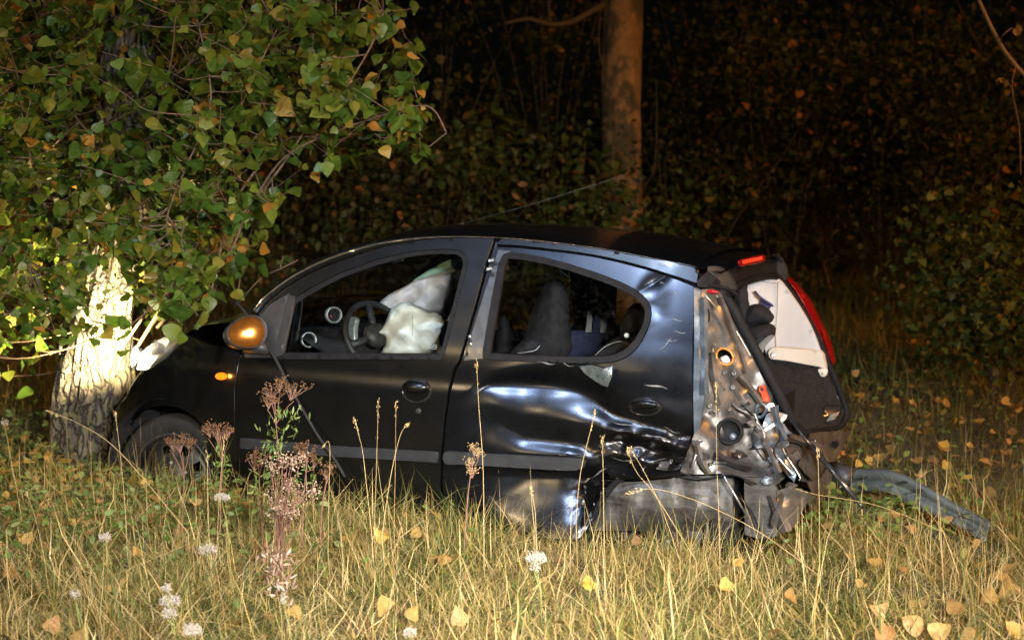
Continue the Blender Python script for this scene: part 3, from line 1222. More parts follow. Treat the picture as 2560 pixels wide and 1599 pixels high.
tubepx('hatch_seal', M['rubber'], car, [(1828, 722, -.44), (1866, 704, -.1), (1900, 692, .25), (1936, 690, .52), (1963, 714, .60), (2005, 772, .62), (2046, 848, .64), (2076, 920, .65), (2098, 975, .66), (2116, 1030, .66), (2104, 1060, .62), (2070, 1074, .5), (2010, 1082, .1)], .016, 10)
tubepx('hatch_seal', M['rubber'], car, [(1800, 722, -.52), (1830, 768, -.51), (1868, 838, -.50), (1930, 951, -.48), (1982, 1055, -.42), (2012, 1086, -.3)], .021, 10)
# frame plate beside the far edge (black painted body edge)
edge_o = [(1945, 680, .64), (1976, 716, .66), (2016, 778, .68), (2058, 860, .69), (2086, 930, .70), (2106, 985, .70), (2124, 1034, .70), (2110, 1066, .66), (2074, 1082, .55)]
edge_i = [(2066, 1068, .52), (2096, 1052, .60), (2108, 1028, .64), (2092, 985, .64), (2070, 925, .63), (2040, 850, .62), (2000, 775, .60), (1960, 718, .58), (1934, 694, .52)]
slab('hatch_frame', M['black_gloss'], car, edge_o + edge_i, .02, 9, 1)
tl = slab('tail_light', M['red'], car, ZB([(1185, 140, .66), (1255, 205, .69), (1355, 320, .71), (1430, 420, .72), (1480, 520, .725), (1545, 650, .73), (1610, 780, .735), (1660, 905, .735), (1700, 1050, .735), (1700, 1110, .73), (1680, 1100, .70), (1640, 980, .69), (1570, 800, .68), (1480, 620, .67), (1370, 420, .66), (1270, 260, .65), (1195, 170, .64)]), .05, 6)
for k in range(22):
    t = k / 21
    x0, y0 = lerp(2054, 2080, t), lerp(828, 905, t)
    x1, y1 = lerp(2061, 2081.5, t), lerp(826, 904, t)
    slab('lens_rib', M['redrib'], tl, [(x0, y0 - 1, .672), (x1, y1 - 1, .745), (x1, y1 + .7, .745), (x0, y0 + .7, .672)], .004, 6, 1)
# pale inner pillar trim on the far side
wt = slab('pillar_trim', M['whitetrim'], car, ZB([(700, 190, .46), (800, 150, .48), (920, 122, .50), (1040, 130, .52), (1110, 185, .545), (1250, 370, .56), (1380, 570, .575), (1480, 770, .59), (1560, 990, .60), (1600, 1170, .60), (1500, 1160, .60), (1200, 1110, .58), (1000, 1080, .56), (960, 1000, .55), (900, 760, .50), (800, 560, .48), (740, 330, .47)]), .02, 10)
tubepx('trim_seam', M['print'], wt, [(1897, 697, .49), (1915, 705, .50), (1940, 707, .52), (1950, 704, .53)], .0012, 5)
tubepx('trim_edge', M['beige'], wt, [(1946, 705, .53), (1944, 780, .525), (1940, 830, .525), (1942, 868, .53)], .004, 6)
shl = slab('shelf_support', M['beige'], car, ZB([(985, 975, .50), (1010, 945, .50), (1060, 930, .50), (1300, 950, .53), (1545, 970, .57), (1590, 1060, .58), (1615, 1170, .59), (1560, 1140, .58), (1400, 1110, .55), (1180, 1070, .51), (1020, 1050, .49), (990, 1020, .49)]), .05, 7)
MB().lathe([(0, .002), (.006, .002), (.011, .004), (.012, 0), (.012, -.01)], lY(1934, 887, .475), (.2, -1, .1), 18).build('screw', M['steel'], shl)
slab('trim_tab', M['beige'], shl, ZB([(1540, 1170, .58), (1625, 1165, .59), (1628, 1215, .585), (1605, 1245, .58), (1570, 1240, .575), (1552, 1210, .575)]), .01, 5)
MB().lathe([(0, .002), (.004, .002), (.006, 0), (.006, -.01)], lY(2057.5, 933, .57), (.2, -1, .1), 14).build('screw', M['steel'], shl)
tubepx('belt_hook', M['bluecloth'], car, ZB([(830, 300, .44), (870, 350, .44), (920, 390, .44), (1020, 455, .45), (1022, 470, .45)]), .006, 6)
slab('belt_bracket', M['bluecloth'], car, ZB([(900, 380, .46), (1010, 450, .46), (985, 500, .46), (880, 450, .46)]), .01, 8, 1)
slab('luggage_trim', M['carpet'], car, [(1918, 898, .50), (1990, 908, .56), (2062, 922, .61), (2084, 980, .63), (2108, 1030, .63), (2096, 1058, .58), (2060, 1074, .45), (1990, 1082, .2), (1950, 1010, .3)], .02, 12, 1)
slab('latch_box', M['black_gloss'], car, [(2062, 1016, .52), (2100, 1014, .56), (2098, 1038, .55), (2070, 1052, .50), (2060, 1040, .50)], .04, 8, 1)
slab('latch_plate', M['steel'], car, [(2076, 1036, .50), (2098, 1029, .53), (2087, 1047, .51), (2066, 1053, .49)], .01, 8, 1)
# rear seats as seen through the hatch
pillow('headrest', M['darkcloth'], car, ZB([(690, 560), (760, 470), (860, 440), (960, 480), (1030, 550), (1045, 600), (990, 660), (860, 665), (740, 700)]), .12, .09, .09)
pillow('seat_back', M['darkcloth'], car, ZB([(700, 720), (830, 665), (990, 655), (1060, 720), (1050, 800), (960, 880), (900, 980), (880, 1120), (800, 1000), (740, 820)]), .16, .10, .12)
pillow('seat_cover', simple('grey_cloth', (.10, .10, .10), .9), car, ZB([(840, 960), (900, 860), (1000, 790), (1050, 800), (960, 900), (910, 1010), (850, 1040)]), .06, .012, .01)
pillow('seat_back', M['darkcloth'], car, [(1835, 730), (1862, 700), (1872, 760), (1868, 830), (1845, 790)], .10, .05, .08)
# closing walls behind everything: rear bench and floor
b = MB()
b.box((2.75, .1, .62), (.16, 1.1, .62), Matrix.Rotation(radians(14), 3, 'Y'))
bev(b.build('rear_bench', M['darkcloth'], car), .05, 3)
b = MB()
b.box((1.95, 0, .22), (2.9, 1.35, .06))
b.build('floor_pan', M['carpet'], car, False)
b = MB()
b.box((3.1, .15, .40), (.6, 1.0, .05))
b.build('boot_floor', M['carpet'], car, False)

# ---- cabin seen through the side windows
pillow('front_seat', M['darkcloth'], car, [(1306, 900), (1316, 820), (1344, 741), (1360, 713), (1382, 697), (1404, 703), (1417, 735), (1421, 800), (1418, 900)], -.18, .13, .12)
pillow('front_seat', M['darkcloth'], car, [(1225, 920), (1236, 850), (1250, 800), (1262, 790), (1280, 830), (1280, 920)], .35, .15, .10)
sc1 = pillow('seat_cushion', M['darkcloth'], car, [(1276, 884), (1300, 855), (1333, 849), (1350, 862), (1340, 880), (1310, 890)], -.42, .05, .05)
tubepx('piping', M['whitetrim'], sc1, [(1292, 883, -.475), (1315, 880, -.485), (1338, 875, -.48), (1349, 864, -.47)], .0013, 6)
cs = pillow('child_seat', M['darkcloth'], car, [(1480, 896), (1500, 872), (1530, 848), (1560, 838), (1580, 850), (1600, 830), (1610, 860), (1580, 900)], -.30, .08, .10)
tubepx('piping', M['whitetrim'], cs, [(1488, 888, -.385), (1510, 868, -.395), (1535, 856, -.40), (1556, 853, -.40)], .0011, 6)
pillow('child_seat_back', M['darkcloth'], car, [(1552, 840), (1556, 800), (1575, 765), (1600, 760), (1614, 800), (1600, 840)], -.20, .08, .10)
MB().lathe([(0, .012), (.008, .010), (.011, .004), (.010, -.004), (0, -.006)], lY(1567, 838, -.46), (0, -1, 0), 18).build('seat_knob', M['whiteplastic'], cs)
# far middle pillar trim with its belt
slab('far_pillar_trim', M['whitetrim'], car, [(1481, 690, .53), (1536, 706, .53), (1532, 832, .60), (1464, 830, .60)], .03, 12, 1)
slab('seat_belt', M['bluecloth'], car, [(1494, 696, .50), (1508, 700, .50), (1500, 740, .52), (1498, 830, .56), (1482, 830, .56), (1486, 750, .52)], .004, 12, 1)
slab('far_door_sill_trim', M['bluecloth'], car, [(1228, 826, .60), (1300, 826, .60), (1460, 828, .60), (1560, 830, .60), (1560, 900, .60), (1228, 900, .60)], .03, 16, 1)
slab('door_pull', M['plastic'], car, [(1236, 834, .56), (1268, 838, .55), (1276, 880, .55), (1236, 885, .56)], .03, 10, 1)

# dashboard, dials, steering wheel, mirror
d = MB()


def dash(u, v):
    prof = [(.98, .93), (1.15, .985), (1.32, .98), (1.42, .93), (1.45, .84), (1.40, .72), (1.34, .60)]
    k = len(prof) - 1
    i = min(int(u * k), k - 1)
    t = u * k - i
    return (lerp(prof[i][0], prof[i + 1][0], t), lerp(-.70, .70, v), lerp(prof[i][1], prof[i + 1][1], t) + .01 * sin(v * 9))


d.grid(dash, 18, 14)
dsh = d.build('dashboard', M['plastic'], car)


def ring(name, px, py, y, rx, axis, parent, w=.012, dep=.03, mat='silver'):
    c = lY(px, py, y)
    a = Vector(axis).normalized()
    return MB().lathe([(rx - w, -dep), (rx - w * .8, .0), (rx - w * .4, .004), (rx, 0), (rx, -dep)], c, a, 36).build(name, M[mat], parent)


r1 = ring('dial', 836, 787, -.32, .038, (.72, -.70, .10), dsh, .008, .03)
MB().lathe([(0, -.012), (.031, -.012)], lY(836, 787, -.32), (.72, -.70, .10), 24).build('dial_face', M['black_gloss'], r1)
MB().tube([lY(829, 793, -.335), lY(826, 788, -.335)], .002, 6).build('dial_needle', M['redbit'], r1)
ring('air_vent', 773, 849, -.665, .034, (.70, -.72, .15), dsh, .007, .03)
slab('console_trim', M['silver'], dsh, ZA([(1000, 760, -.36), (1050, 755, -.37), (1075, 790, -.38), (1058, 850, -.38), (1056, 960, -.38), (1075, 1060, -.38), (1090, 1115, -.38), (1010, 1100, -.36), (980, 1000, -.36), (972, 900, -.36), (982, 820, -.36)]), .03, 4)
swc = lY(938, 838, -.34)
axw = Vector((.80, -.42, .42)).normalized()
sw = MB()
a_ = axw.cross(Vector((0, 0, 1))).normalized()
c_ = axw.cross(a_)
wh = [swc + (a_ * cos(t) + c_ * sin(t)) * .155 for t in np.linspace(0, 2 * pi, 40)]
sw.tube(wh, .014, 8, False)
for t in (.3, 2.85, 4.7):
    sw.tube([swc, swc + (a_ * cos(t) + c_ * sin(t)) * .15], .018, 6)
sw.lathe([(0, .03), (.05, .025), (.06, 0), (.05, -.02)], swc, axw, 20)
sw.build('steering_wheel', M['plastic'], dsh)
im = pillow('interior_mirror', M['plastic'], car, ZA([(1480, 170), (1530, 110), (1620, 90), (1800, 80), (1860, 100), (1850, 160), (1800, 185), (1600, 190)]), -.02, .02, .03, 5)
slab('mirror_face', M['screen_glass'], im, ZA([(1530, 160, -.045), (1580, 110, -.045), (1700, 98, -.045), (1830, 100, -.045), (1820, 165, -.045), (1650, 178, -.045)]), .002, 8, 1)
# grey strip inside the screen pillar
tubepx('pillar_trim_strip', M['trim'], car, ZA([(430, 585, -.66), (640, 450, -.63), (900, 330, -.60), (1150, 235, -.58), (1400, 165, -.56), (1600, 120, -.55)]), .009, 6)

# airbags
pillow('curtain_airbag', M['airbag_teal'], car, ZA([(1700, 350), (1850, 250), (2000, 165), (2120, 120), (2270, 125), (2262, 230), (2100, 270), (1900, 310), (1750, 380)]), .04, .03, .03, 5, 30, .030, 21)
ab1 = pillow('side_airbag', M['airbag_violet'], car, ZA([(1290, 640), (1330, 590), (1440, 500), (1600, 420), (1740, 340), (1900, 300), (2100, 265), (2250, 235), (2200, 420), (2130, 600), (2060, 770), (1950, 740), (1800, 700), (1600, 640), (1460, 690), (1380, 665)]), -.10, .055, .05, 4, 30, .050, 33)
ab2 = pillow('wheel_airbag', M['airbag'], car, ZA([(1290, 880), (1340, 872), (1390, 820), (1430, 720), (1470, 640), (1560, 590), (1660, 600), (1780, 660), (1860, 700), (1940, 700), (2030, 760), (2070, 820), (2040, 960), (1990, 1150), (1400, 1150), (1390, 1050), (1395, 970), (1350, 945), (1295, 930)]), -.30, .06, .06, 4, 30, .050, 47)
pillow('rear_airbag', M['airbag_violet'], car, [(1010, 720), (1070, 690), (1160, 672), (1162, 700), (1120, 810), (1060, 800), (1000, 770)], .02, .04, .04, 5, 30, .04, 61)
tubepx('airbag_seam', M['print'], ab2, ZA([(1690, 720, -.425), (1692, 850, -.43), (1685, 960, -.43)]), .0012, 5)

# ---- left mirror
mroot = pillow('side_mirror', M['plastic'], car, ZD([(1075, 148), (1150, 148), (1205, 180), (1235, 240), (1228, 310), (1195, 365), (1130, 392), (1040, 388), (965, 360), (930, 300), (940, 240), (990, 190)]), -.90, .0001, .0001, 6)
mc = lY(617, 824, -.90)
ml = MB()
PR = ZD([(1075, 148), (1150, 148), (1205, 180), (1235, 240), (1228, 310), (1195, 365), (1130, 392), (1040, 388), (965, 360), (930, 300), (940, 240), (990, 190)])
ol = smoothpoly(PR, 3)
m_at = lY(634, 836, -.90)
lah = Vector((.5 - 10.6, 10.5 - 1.0, 0)).normalized()
lamp_l = tolocal(LAMP + lah * 1.2 + Vector((0, 0, .155)))
glass_n = ((lamp_l - m_at).normalized() + (LO - m_at).normalized()).normalized()


def onplane(px, py, c, n):
    dd = CMI @ ray(px, py)
    t = (c - LO).dot(n) / dd.dot(n)
    return LO + dd * t


bpy.data.objects.remove(mroot)
front = [onplane(x, y, mc, glass_n) for x, y in ol]
cf = sum(front, Vector()) / len(front)
rings = []
for (sc_, dp) in ((.90, -.012), (.97, .004), (1.0, 0), (1.02, -.02), (.95, -.05), (.75, -.085), (.40, -.105), (.05, -.11)):
    rings.append([cf + (p - cf) * sc_ + glass_n * dp for p in front])
k = len(front)
vv = [p for r in rings for p in r]
ff = [(i * k + j, i * k + (j + 1) % k, (i + 1) * k + (j + 1) % k, (i + 1) * k + j) for i in range(len(rings) - 1) for j in range(k)]
mroot = MB().add(vv, ff).build('side_mirror', M['plastic'], car)
gl = [cf + (p - cf) * .90 + glass_n * -.008 for p in front]
MB().add(gl + [cf + glass_n * -.006], [(j, (j + 1) % k, k) for j in range(k)]).build('mirror_glass', M['mirror'], mroot)
MB().tube([cf - glass_n * .07 + Vector((0, .03, -.04)), ups(668, 872, 0), ups(672, 880, -.02)], [.035, .03, .028], 10).build('mirror_arm', M['plastic'], mroot)

# ---- front wing, bonnet, nose, headlight, wheel
ARCH = smoothpoly(ZD([(760, 1010), (735, 960), (690, 910), (630, 870), (560, 838), (470, 822), (380, 830), (300, 850), (245, 880), (200, 940)]), 3, False)
WING = ZD([(1040, 0 + 460), (1022, 480), (1000, 590), (985, 700), (985, 1000), (990, 1500), (860, 1480), (800, 1180), (775, 1050)]) + ARCH + ZD([(170, 900), (178, 800), (172, 760), (200, 690), (260, 600), (290, 560), (350, 520), (440, 460), (530, 380), (600, 305), (640, 300), (700, 330), (800, 372), (930, 395), (1000, 420)])


def wing_surf(px, py):
    p = 0.010 * exp(-((px - 425) / 130) ** 2 - ((py - 1030) / 40) ** 2)
    bk = .02 * exp(-((px - 320) / 16) ** 2) * sstep(1040, 960, py) * cr_b(px, py)
    return ups(px, py, p + bk)


wing = panel('front_wing', M['paint'], car, WING, [], wing_surf, 9, .04)
il = [ups(553 + 15 * cos(a), 940 + 9 * sin(a), .004) for a in np.linspace(0, 2 * pi, 24, endpoint=False)]
ic = ups(553, 940, .013)
MB().add(il + [ic], [((j + 1) % 24, j, 24) for j in range(24)]).build('side_indicator', M['em_amber'], wing)
ild = bpy.data.lights.new('indicator_light', 'POINT')
ild.energy = .5
ild.color = (1, .35, .05)
ild.shadow_soft_size = .01
ilo = link(bpy.data.objects.new('indicator_light', ild))
ilo.parent = wing
ilo.location = ups(553, 940, .03)

# bonnet: from screen base to nose, across the car, buckled towards the tree
BT = [ups(x, y, -.005) for x, y in smoothpoly([(640, 800), (605, 812), (560, 812), (505, 820), (466, 838), (430, 868), (395, 900), (350, 935), (318, 975)], 5, False)]
BT = BT[::-1]


def bonnet(u, v):
    kk = len(BT) - 1
    i = min(int(u * kk), kk - 1)
    p = BT[i].lerp(BT[i + 1], u * kk - i)
    s = 2 * v - 1
    crown = .055 * (1 - abs(s) ** 2.2) + .03 * (1 - u) * (1 - s * s)
    nose = -.26 * (1 - u) ** 1.6 * (1 - s * s) + .30 * (1 - u) ** 2 * exp(-((s + .5) / .32) ** 2)
    bck = .022 * noise.noise(Vector((u * 4, s * 2.5, 4))) * (1 - abs(u - .5) * 1.6) * (1 - abs(s) ** 4)
    return (p.x + nose, p.y * -s, p.z + crown + bck + .01)


MB().grid(bonnet, 40, 30).build('bonnet', M['paint'], car)
# scuttle between bonnet and screen
MB().grid(lambda u, v: (lerp(.93, 1.16, u), lerp(-.70, .70, v), lerp(.985, 1.06, u) + .03 * (1 - (2 * v - 1) ** 2)), 4, 10).build('scuttle', M['plastic'], car)
# nose / bumper, pushed in where it meets the trunk
BP = [ups(x, y, -.004) for x, y in smoothpoly([(318, 972), (306, 995), (294, 1020), (288, 1050), (290, 1100), (300, 1150), (312, 1220)], 4, False)]


def bumper(u, v):
    kk = len(BP) - 1
    i = min(int(u * kk), kk - 1)
    p = BP[i].lerp(BP[i + 1], u * kk - i)
    s = 2 * v - 1
    r = 1 - abs(s) ** 2.6
    return (p.x - .30 * r + .34 * exp(-((s + .55) / .30) ** 2), p.y * -s, p.z + .012 * noise.noise(Vector((u * 5, s * 6, 1))))


MB().grid(bumper, 20, 30).build('front_bumper', M['paint'], car)
panel('bumper_corner', M['paint'], car, ZD([(172, 760), (178, 800), (168, 900), (195, 950), (165, 1010), (150, 1080), (160, 1220), (200, 1330), (120, 1330), (75, 1150), (72, 980), (90, 860), (130, 800)]), [], side, 9, .03)
# wheel arch liner
al = MB()
whc = Vector((.69, -.66, .335))
al.lathe([(.335, -.12), (.345, .22)], whc, (0, 1, 0), 40)
al.lathe([(.345, .22), (.05, .23)], whc, (0, 1, 0), 40)
al.build('arch_liner', M['plastic'], car)


def wheel(name, c, axis, parent):
    ax = Vector(axis).normalized()
    w = MB().lathe([(.19, .062), (.215, .078), (.25, .080), (.268, .070), (.277, .045), (.278, 0), (.277, -.045), (.268, -.07), (.25, -.08), (.19, -.07)], c, ax, 48).build(name, M['tyre'], parent)
    rm = MB()
    n = 48
    rm.lathe([(.195, .066), (.190, .072), (.182, .066), (.176, .03), (.170, .01), (.155, .022)], c, ax, n)
    a = ax.cross(Vector((0, 0, 1))).normalized()
    b2 = ax.cross(a)
    # pierced disc: ring with eight holes
    disc = lambda r, t, h: Vector(c) + ax * h + (a * cos(t) + b2 * sin(t)) * r
    for k in range(8):
        t0, t1 = 2 * pi * k / 8, 2 * pi * (k + 1) / 8
        h0, h1 = lerp(t0, t1, .28), lerp(t0, t1, .72)
        q = []
        rows = [(.155, .022), (.140, .030), (.105, .048), (.088, .050)]
        for (r, h) in rows:
            q.append([disc(r, t, h) for t in (t0, h0, lerp(h0, h1, .5), h1, t1)])
        vv = [p for row in q for p in row]
        fs = []
        for i in range(3):
            for j in range(4):
                if i == 1 and j in (1, 2):
                    continue
                fs.append((i * 5 + j, i * 5 + j + 1, (i + 1) * 5 + j + 1, (i + 1) * 5 + j))
        rm.add(vv, fs)
    rm.lathe([(.088, .050), (.06, .044), (.04, .05), (.03, .062), (0, .064)], c, ax, n)
    ro = rm.build('rim', M['hub'], w)
    for k in range(4):
        t = 2 * pi * k / 4 + .3
        MB().lathe([(0, .012), (.008, .012), (.010, 0)], disc(.058, t, .046), ax, 10).build('wheel_bolt', M['steel'], ro)
    return w


wheel('front_wheel', whc + Vector((0, -.03, -.02)), (.10, -1, .02), car)
wheel('far_front_wheel', Vector((.69, .70, .30)), (0, 1, .02), car)
wheel('rear_wheel', Vector((2.98, -.58, .33)), (-.25, -1, .20), car)
wheel('far_rear_wheel', Vector((3.02, .66, .29)), (0, 1, .02), car)

# headlight: long swept lens, reflector bowl and lit bulb
HLO = ZD([(608, 300), (560, 292), (490, 300), (430, 325), (360, 365), (290, 420), (250, 480), (235, 540), (285, 556), (340, 540), (420, 490), (500, 420), (575, 340)])


def hl_surf(px, py):
    d_ = float(segdist([(px, py)], HLO)[0])
    return ups(px, py, .004 + .03 * min(1, d_ / 25) ** .6)


def frosted():
    t = NT('headlight_lens')
    tr_ = t.n('ShaderNodeBsdfTranslucent')
    tr_.inputs[0].default_value = (.9, .86, .78, 1)
    gl_ = t.n('ShaderNodeBsdfTransparent')
    gl_.inputs[0].default_value = (.9, .9, .88, 1)
    mx_ = t.n('ShaderNodeMixShader')
    mx_.inputs[0].default_value = .62
    t.l(tr_.outputs[0], mx_.inputs[1])
    t.l(gl_.outputs[0], mx_.inputs[2])
    g2 = t.n('ShaderNodeBsdfGlossy')
    g2.inputs['Roughness'].default_value = .08
    m3 = t.n('ShaderNodeMixShader')
    m3.inputs[0].default_value = .06
    t.l(mx_.outputs[0], m3.inputs[1])
    t.l(g2.outputs[0], m3.inputs[2])
    t.l(m3.outputs[0], t.out.inputs[0])
    return t.m


M['hl_lens'] = frosted()
hlens = panel('headlight', M['hl_lens'], car, smoothpoly(HLO, 2), [], hl_surf, 6, .01)
M['reflector'] = simple('reflector_bowl', (.75, .74, .70), .25, .7, 20, .05)
panel('reflector', M['reflector'], hlens, smoothpoly(HLO, 2), [], lambda x, y: ups(x, y, -.03 - .03 * min(1, float(segdist([(x, y)], HLO)[0]) / 20)), 9, 0)
for (x_, y_, r_) in ((352, 893, .052), (402, 872, .038)):
    MB().lathe([(r_, .03), (r_ * .96, .034), (r_ * .9, .02), (r_ * .6, -.01), (.012, -.03)], ups(x_, y_, -.02), (-.55, -.8, .2), 28).build('lamp_bowl', M['reflector'], hlens)
bc = ups(345, 905, -.01)
MB().lathe([(0, .02), (.012, .016), (.016, 0), (.012, -.016), (0, -.02)], bc, (1, 0, 0), 14).build('headlight_bulb', M['em_head'], hlens)
hld = bpy.data.lights.new('headlight_beam', 'SPOT')
hld.spot_size = radians(118)
hld.spot_blend = .6
hld.energy = P_HEAD
hld.color = (1, .76, .40)
hld.shadow_soft_size = .03
hlo = link(bpy.data.objects.new('headlight_beam', hld))
hlo.parent = hlens
hlo.location = lY(296, 880, -.66)
hid = bpy.data.lights.new('headlight_glow', 'POINT')
hid.energy = 36
hid.color = (1, .84, .56)
hid.shadow_soft_size = .015
hio = link(bpy.data.objects.new('headlight_glow', hid))
hio.parent = hlens
hio.location = ups(352, 893, .002)
hlo.rotation_euler = Vector((-.74, .44, .30)).to_track_quat('-Z', 'Y').to_euler()

# ---- torn rear left corner
patch('door_jamb', M['blue_metal'], car, Z5([(262, 268, -.66), (292, 280, -.65), (300, 420, -.70), (292, 560, -.72), (322, 660, -.72), (318, 760, -.74), (296, 900, -.74), (284, 1010, -.74), (262, 1000, -.76), (258, 800, -.77), (262, 560, -.75), (262, 400, -.71)]), 5, .012, 3, 70, .01)
IN = Z5([(290, 280, -.64), (345, 276, -.60), (388, 290, -.56), (440, 420, -.53), (520, 560, -.51), (600, 720, -.50), (640, 800, -.49), (630, 860, -.50), (560, 880, -.55), (470, 850, -.60), (400, 860, -.66), (300, 880, -.71), (308, 760, -.71), (322, 660, -.70), (290, 560, -.69), (298, 420, -.68)])
HO = [(1812 + 21 * cos(a), 891 + 20 * sin(a) + 4 * cos(a)) for a in np.linspace(0, 2 * pi, 18, endpoint=False)]
inner = patch('inner_pillar', M['inner_metal'], car, IN, 5, .030, 12, 80, .01, Z5([(340, 450, -.655), (400, 620, -.63), (450, 560, -.56), (480, 760, -.57), (380, 760, -.68)]), [HO])
tubepx('hole_rim', simple('orange_primer', (.45, .17, .03), .4, .3), inner, [(x, y, -.635) for x, y in HO + HO[:1]], .005, 6, 2)
pillow('stuffing', M['whiteplastic'], inner, ZB([(440, 1050), (470, 1025), (520, 1015), (555, 1050), (560, 1095), (500, 1110), (460, 1085)]), -.60, .02, .02, 4, None, .006)
for (x, y, r) in ((1787, 860, .007), (1812, 930, .008), (1835, 932, .010), (1832, 968, .009), (1822, 1022, .008), (1774, 1013, .009)):
    yy = idw(IN)(x, y) - .012
    MB().lathe([(0, .002), (r * .5, .003), (r * .6, .006), (r, .004), (r * 1.15, -.006)], lY(x, y, yy), (.2, -1, .1), 14).build('rivet', M['inner_metal'], inner)
slab('slot', M['rubber'], inner, ZB([(265, 510, -.672), (305, 510, -.668), (318, 600, -.668), (300, 660, -.672), (275, 650, -.675), (262, 580, -.675)]), .01, 5)
for pts in ([(270, 330, -.655), (330, 400, -.65), (420, 515, -.63)], [(400, 340, -.58), (480, 480, -.56), (560, 640, -.54), (660, 800, -.53), (800, 1050, -.52)], [(235, 520, -.70), (250, 700, -.70), (235, 910, -.70), (330, 1090, -.70)], [(360, 900, -.66), (400, 1180, -.68), (500, 1400, -.66)]):
    tubepx('folded_edge', M['steel'], inner, ZB(pts), .003, 6)
pillow('marker_lens', M['red'], car, Z5([(315, 285), (345, 277), (375, 284), (382, 296), (350, 300), (322, 295)]), -.62, .010, .01, 4)
# torn black hinge cover above
patch('hinge_cover', M['rubber'], car, Z5([(275, 240, -.62), (325, 190, -.60), (400, 250, -.54), (455, 280, -.48), (470, 310, -.48), (400, 300, -.53), (330, 270, -.60), (280, 265, -.63)]), 5, .012, 8, 24, .01)
for k, pts in enumerate(([(1772, 712, -.60), (1790, 716, -.58), (1822, 724, -.54), (1846, 742, -.50)], [(1815, 735, -.54), (1836, 760, -.5), (1858, 812, -.5)])):
    tubepx('wire', M['rubber'], car, pts, .005, 6)
# red lever and white fitting
lv = slab('release_lever', M['redbit'], car, ZB([(880, 1390, -.56), (890, 1360, -.56), (915, 1352, -.56), (938, 1375, -.55), (940, 1400, -.55), (960, 1450, -.54), (985, 1520, -.54), (930, 1520, -.55), (905, 1440, -.56), (885, 1415, -.56)]), .012, 4)
slab('lever_hole', M['dark_metal'], lv, ZB([(893, 1380, -.565), (915, 1372, -.565), (922, 1395, -.565), (905, 1410, -.565)]), .003, 4)
slab('fitting', M['whiteplastic'], car, [(1918, 1012, -.56), (1930, 1010, -.55), (1932, 1024, -.55), (1920, 1026, -.56)], .02, 4)
tubepx('cable_loop', M['blue_metal'], car, ZC([(1510, 260, -.55), (1520, 190, -.56), (1570, 170, -.56), (1600, 210, -.56), (1560, 280, -.55), (1520, 275, -.55)]), .007, 6)
# lower wheelhouse: dark scraped sheet with round vent
WHS = Z5([(284, 860, -.70), (400, 850, -.67), (470, 850, -.62), (560, 880, -.60), (590, 960, -.60), (630, 1090, -.62), (700, 1190, -.64), (640, 1240, -.68), (500, 1190, -.72), (400, 1168, -.74), (260, 1172, -.76), (190, 1172, -.77), (235, 1050, -.77), (270, 960, -.75)])
wh_ = patch('wheel_house', M['dark_metal'], car, WHS, 5, .022, 17, 90, .01, Z5([(430, 965, -.66), (500, 1080, -.64), (380, 1120, -.72)]))
vc = lY(1824, 1078, -.69)
vent = MB().lathe([(.052, -.02), (.0515, .006), (.047, .011), (.040, .006), (.037, -.014), (.0, -.016)], vc, (.12, -1, .10), 36, None).build('round_vent', M['rubber'], wh_)
MB().lathe([(0, .004), (.012, .002), (.014, -.004)], lY(1832, 1090, -.685), (.12, -1, .25), 16).build('vent_flap', M['blue_metal'], vent)
for (x, y) in ((1784, 1028), (1776, 1160)):
    MB().lathe([(0, .003), (.004, .003), (.007, .001), (.008, -.006)], lY(x, y, -.765), (.1, -1, .2), 12).build('bolt', M['dark_metal'], wh_)
# torn edge strip winding down the middle
tubepx('torn_edge', M['steel'], car, ZC([(1310, 165, -.64), (1360, 210, -.66), (1440, 250, -.66), (1490, 290, -.66), (1540, 350, -.66), (1575, 410, -.67), (1590, 490, -.68), (1640, 560, -.68), (1710, 640, -.68), (1780, 720, -.68), (1840, 780, -.68)]), .0055, 6)
tubepx('torn_edge', M['steel'], car, ZC([(1730, 480, -.62), (1745, 560, -.63), (1790, 640, -.64), (1850, 730, -.64), (1890, 800, -.64), (1880, 825, -.64)]), .004, 6)
tubepx('torn_edge', M['steel'], car, ZC([(1030, 470, -.78), (1015, 540, -.78), (985, 640, -.79), (960, 710, -.79)]), .005, 6)
patch('torn_strip', M['blue_metal'], car, ZC([(1560, 380, -.62), (1600, 260, -.58), (1660, 230, -.56), (1740, 250, -.54), (1770, 270, -.54), (1740, 330, -.56), (1790, 400, -.54), (1820, 420, -.54), (1740, 440, -.56), (1735, 520, -.60), (1790, 640, -.62), (1860, 760, -.63), (1840, 840, -.65), (1760, 760, -.66), (1660, 600, -.66), (1600, 500, -.66)]), 4, .022, 23, 50, .004)
slab('pale_bracket', M['beige'], car, ZC([(1580, 385, -.66), (1640, 345, -.63), (1710, 310, -.60), (1750, 265, -.58), (1772, 268, -.58), (1760, 300, -.58), (1720, 330, -.61), (1650, 370, -.64), (1590, 405, -.66)]), .008, 4, 1)
patch('bent_rear_panel', M['brown_metal'], car, ZC([(1750, 520, -.55), (1800, 440, -.50), (1900, 440, -.40), (2050, 415, -.1), (2240, 405, .35), (2310, 420, .45), (2260, 540, .40), (2180, 660, .30), (2100, 740, .0), (2040, 830, -.25), (1960, 850, -.45), (1900, 830, -.55), (1840, 720, -.60)]), 5, .06, 31, 70, .006, ZC([(1950, 640, -.35), (2100, 560, .05), (1990, 540, -.2)]))
patch('bent_rear_panel', M['dark_metal'], car, ZC([(1870, 690, -.60), (1900, 640, -.58), (1960, 590, -.50), (2040, 620, -.40), (2110, 690, -.25), (2050, 810, -.40), (1990, 820, -.50), (1930, 760, -.56)]), 4, .03, 37, 22, .006)
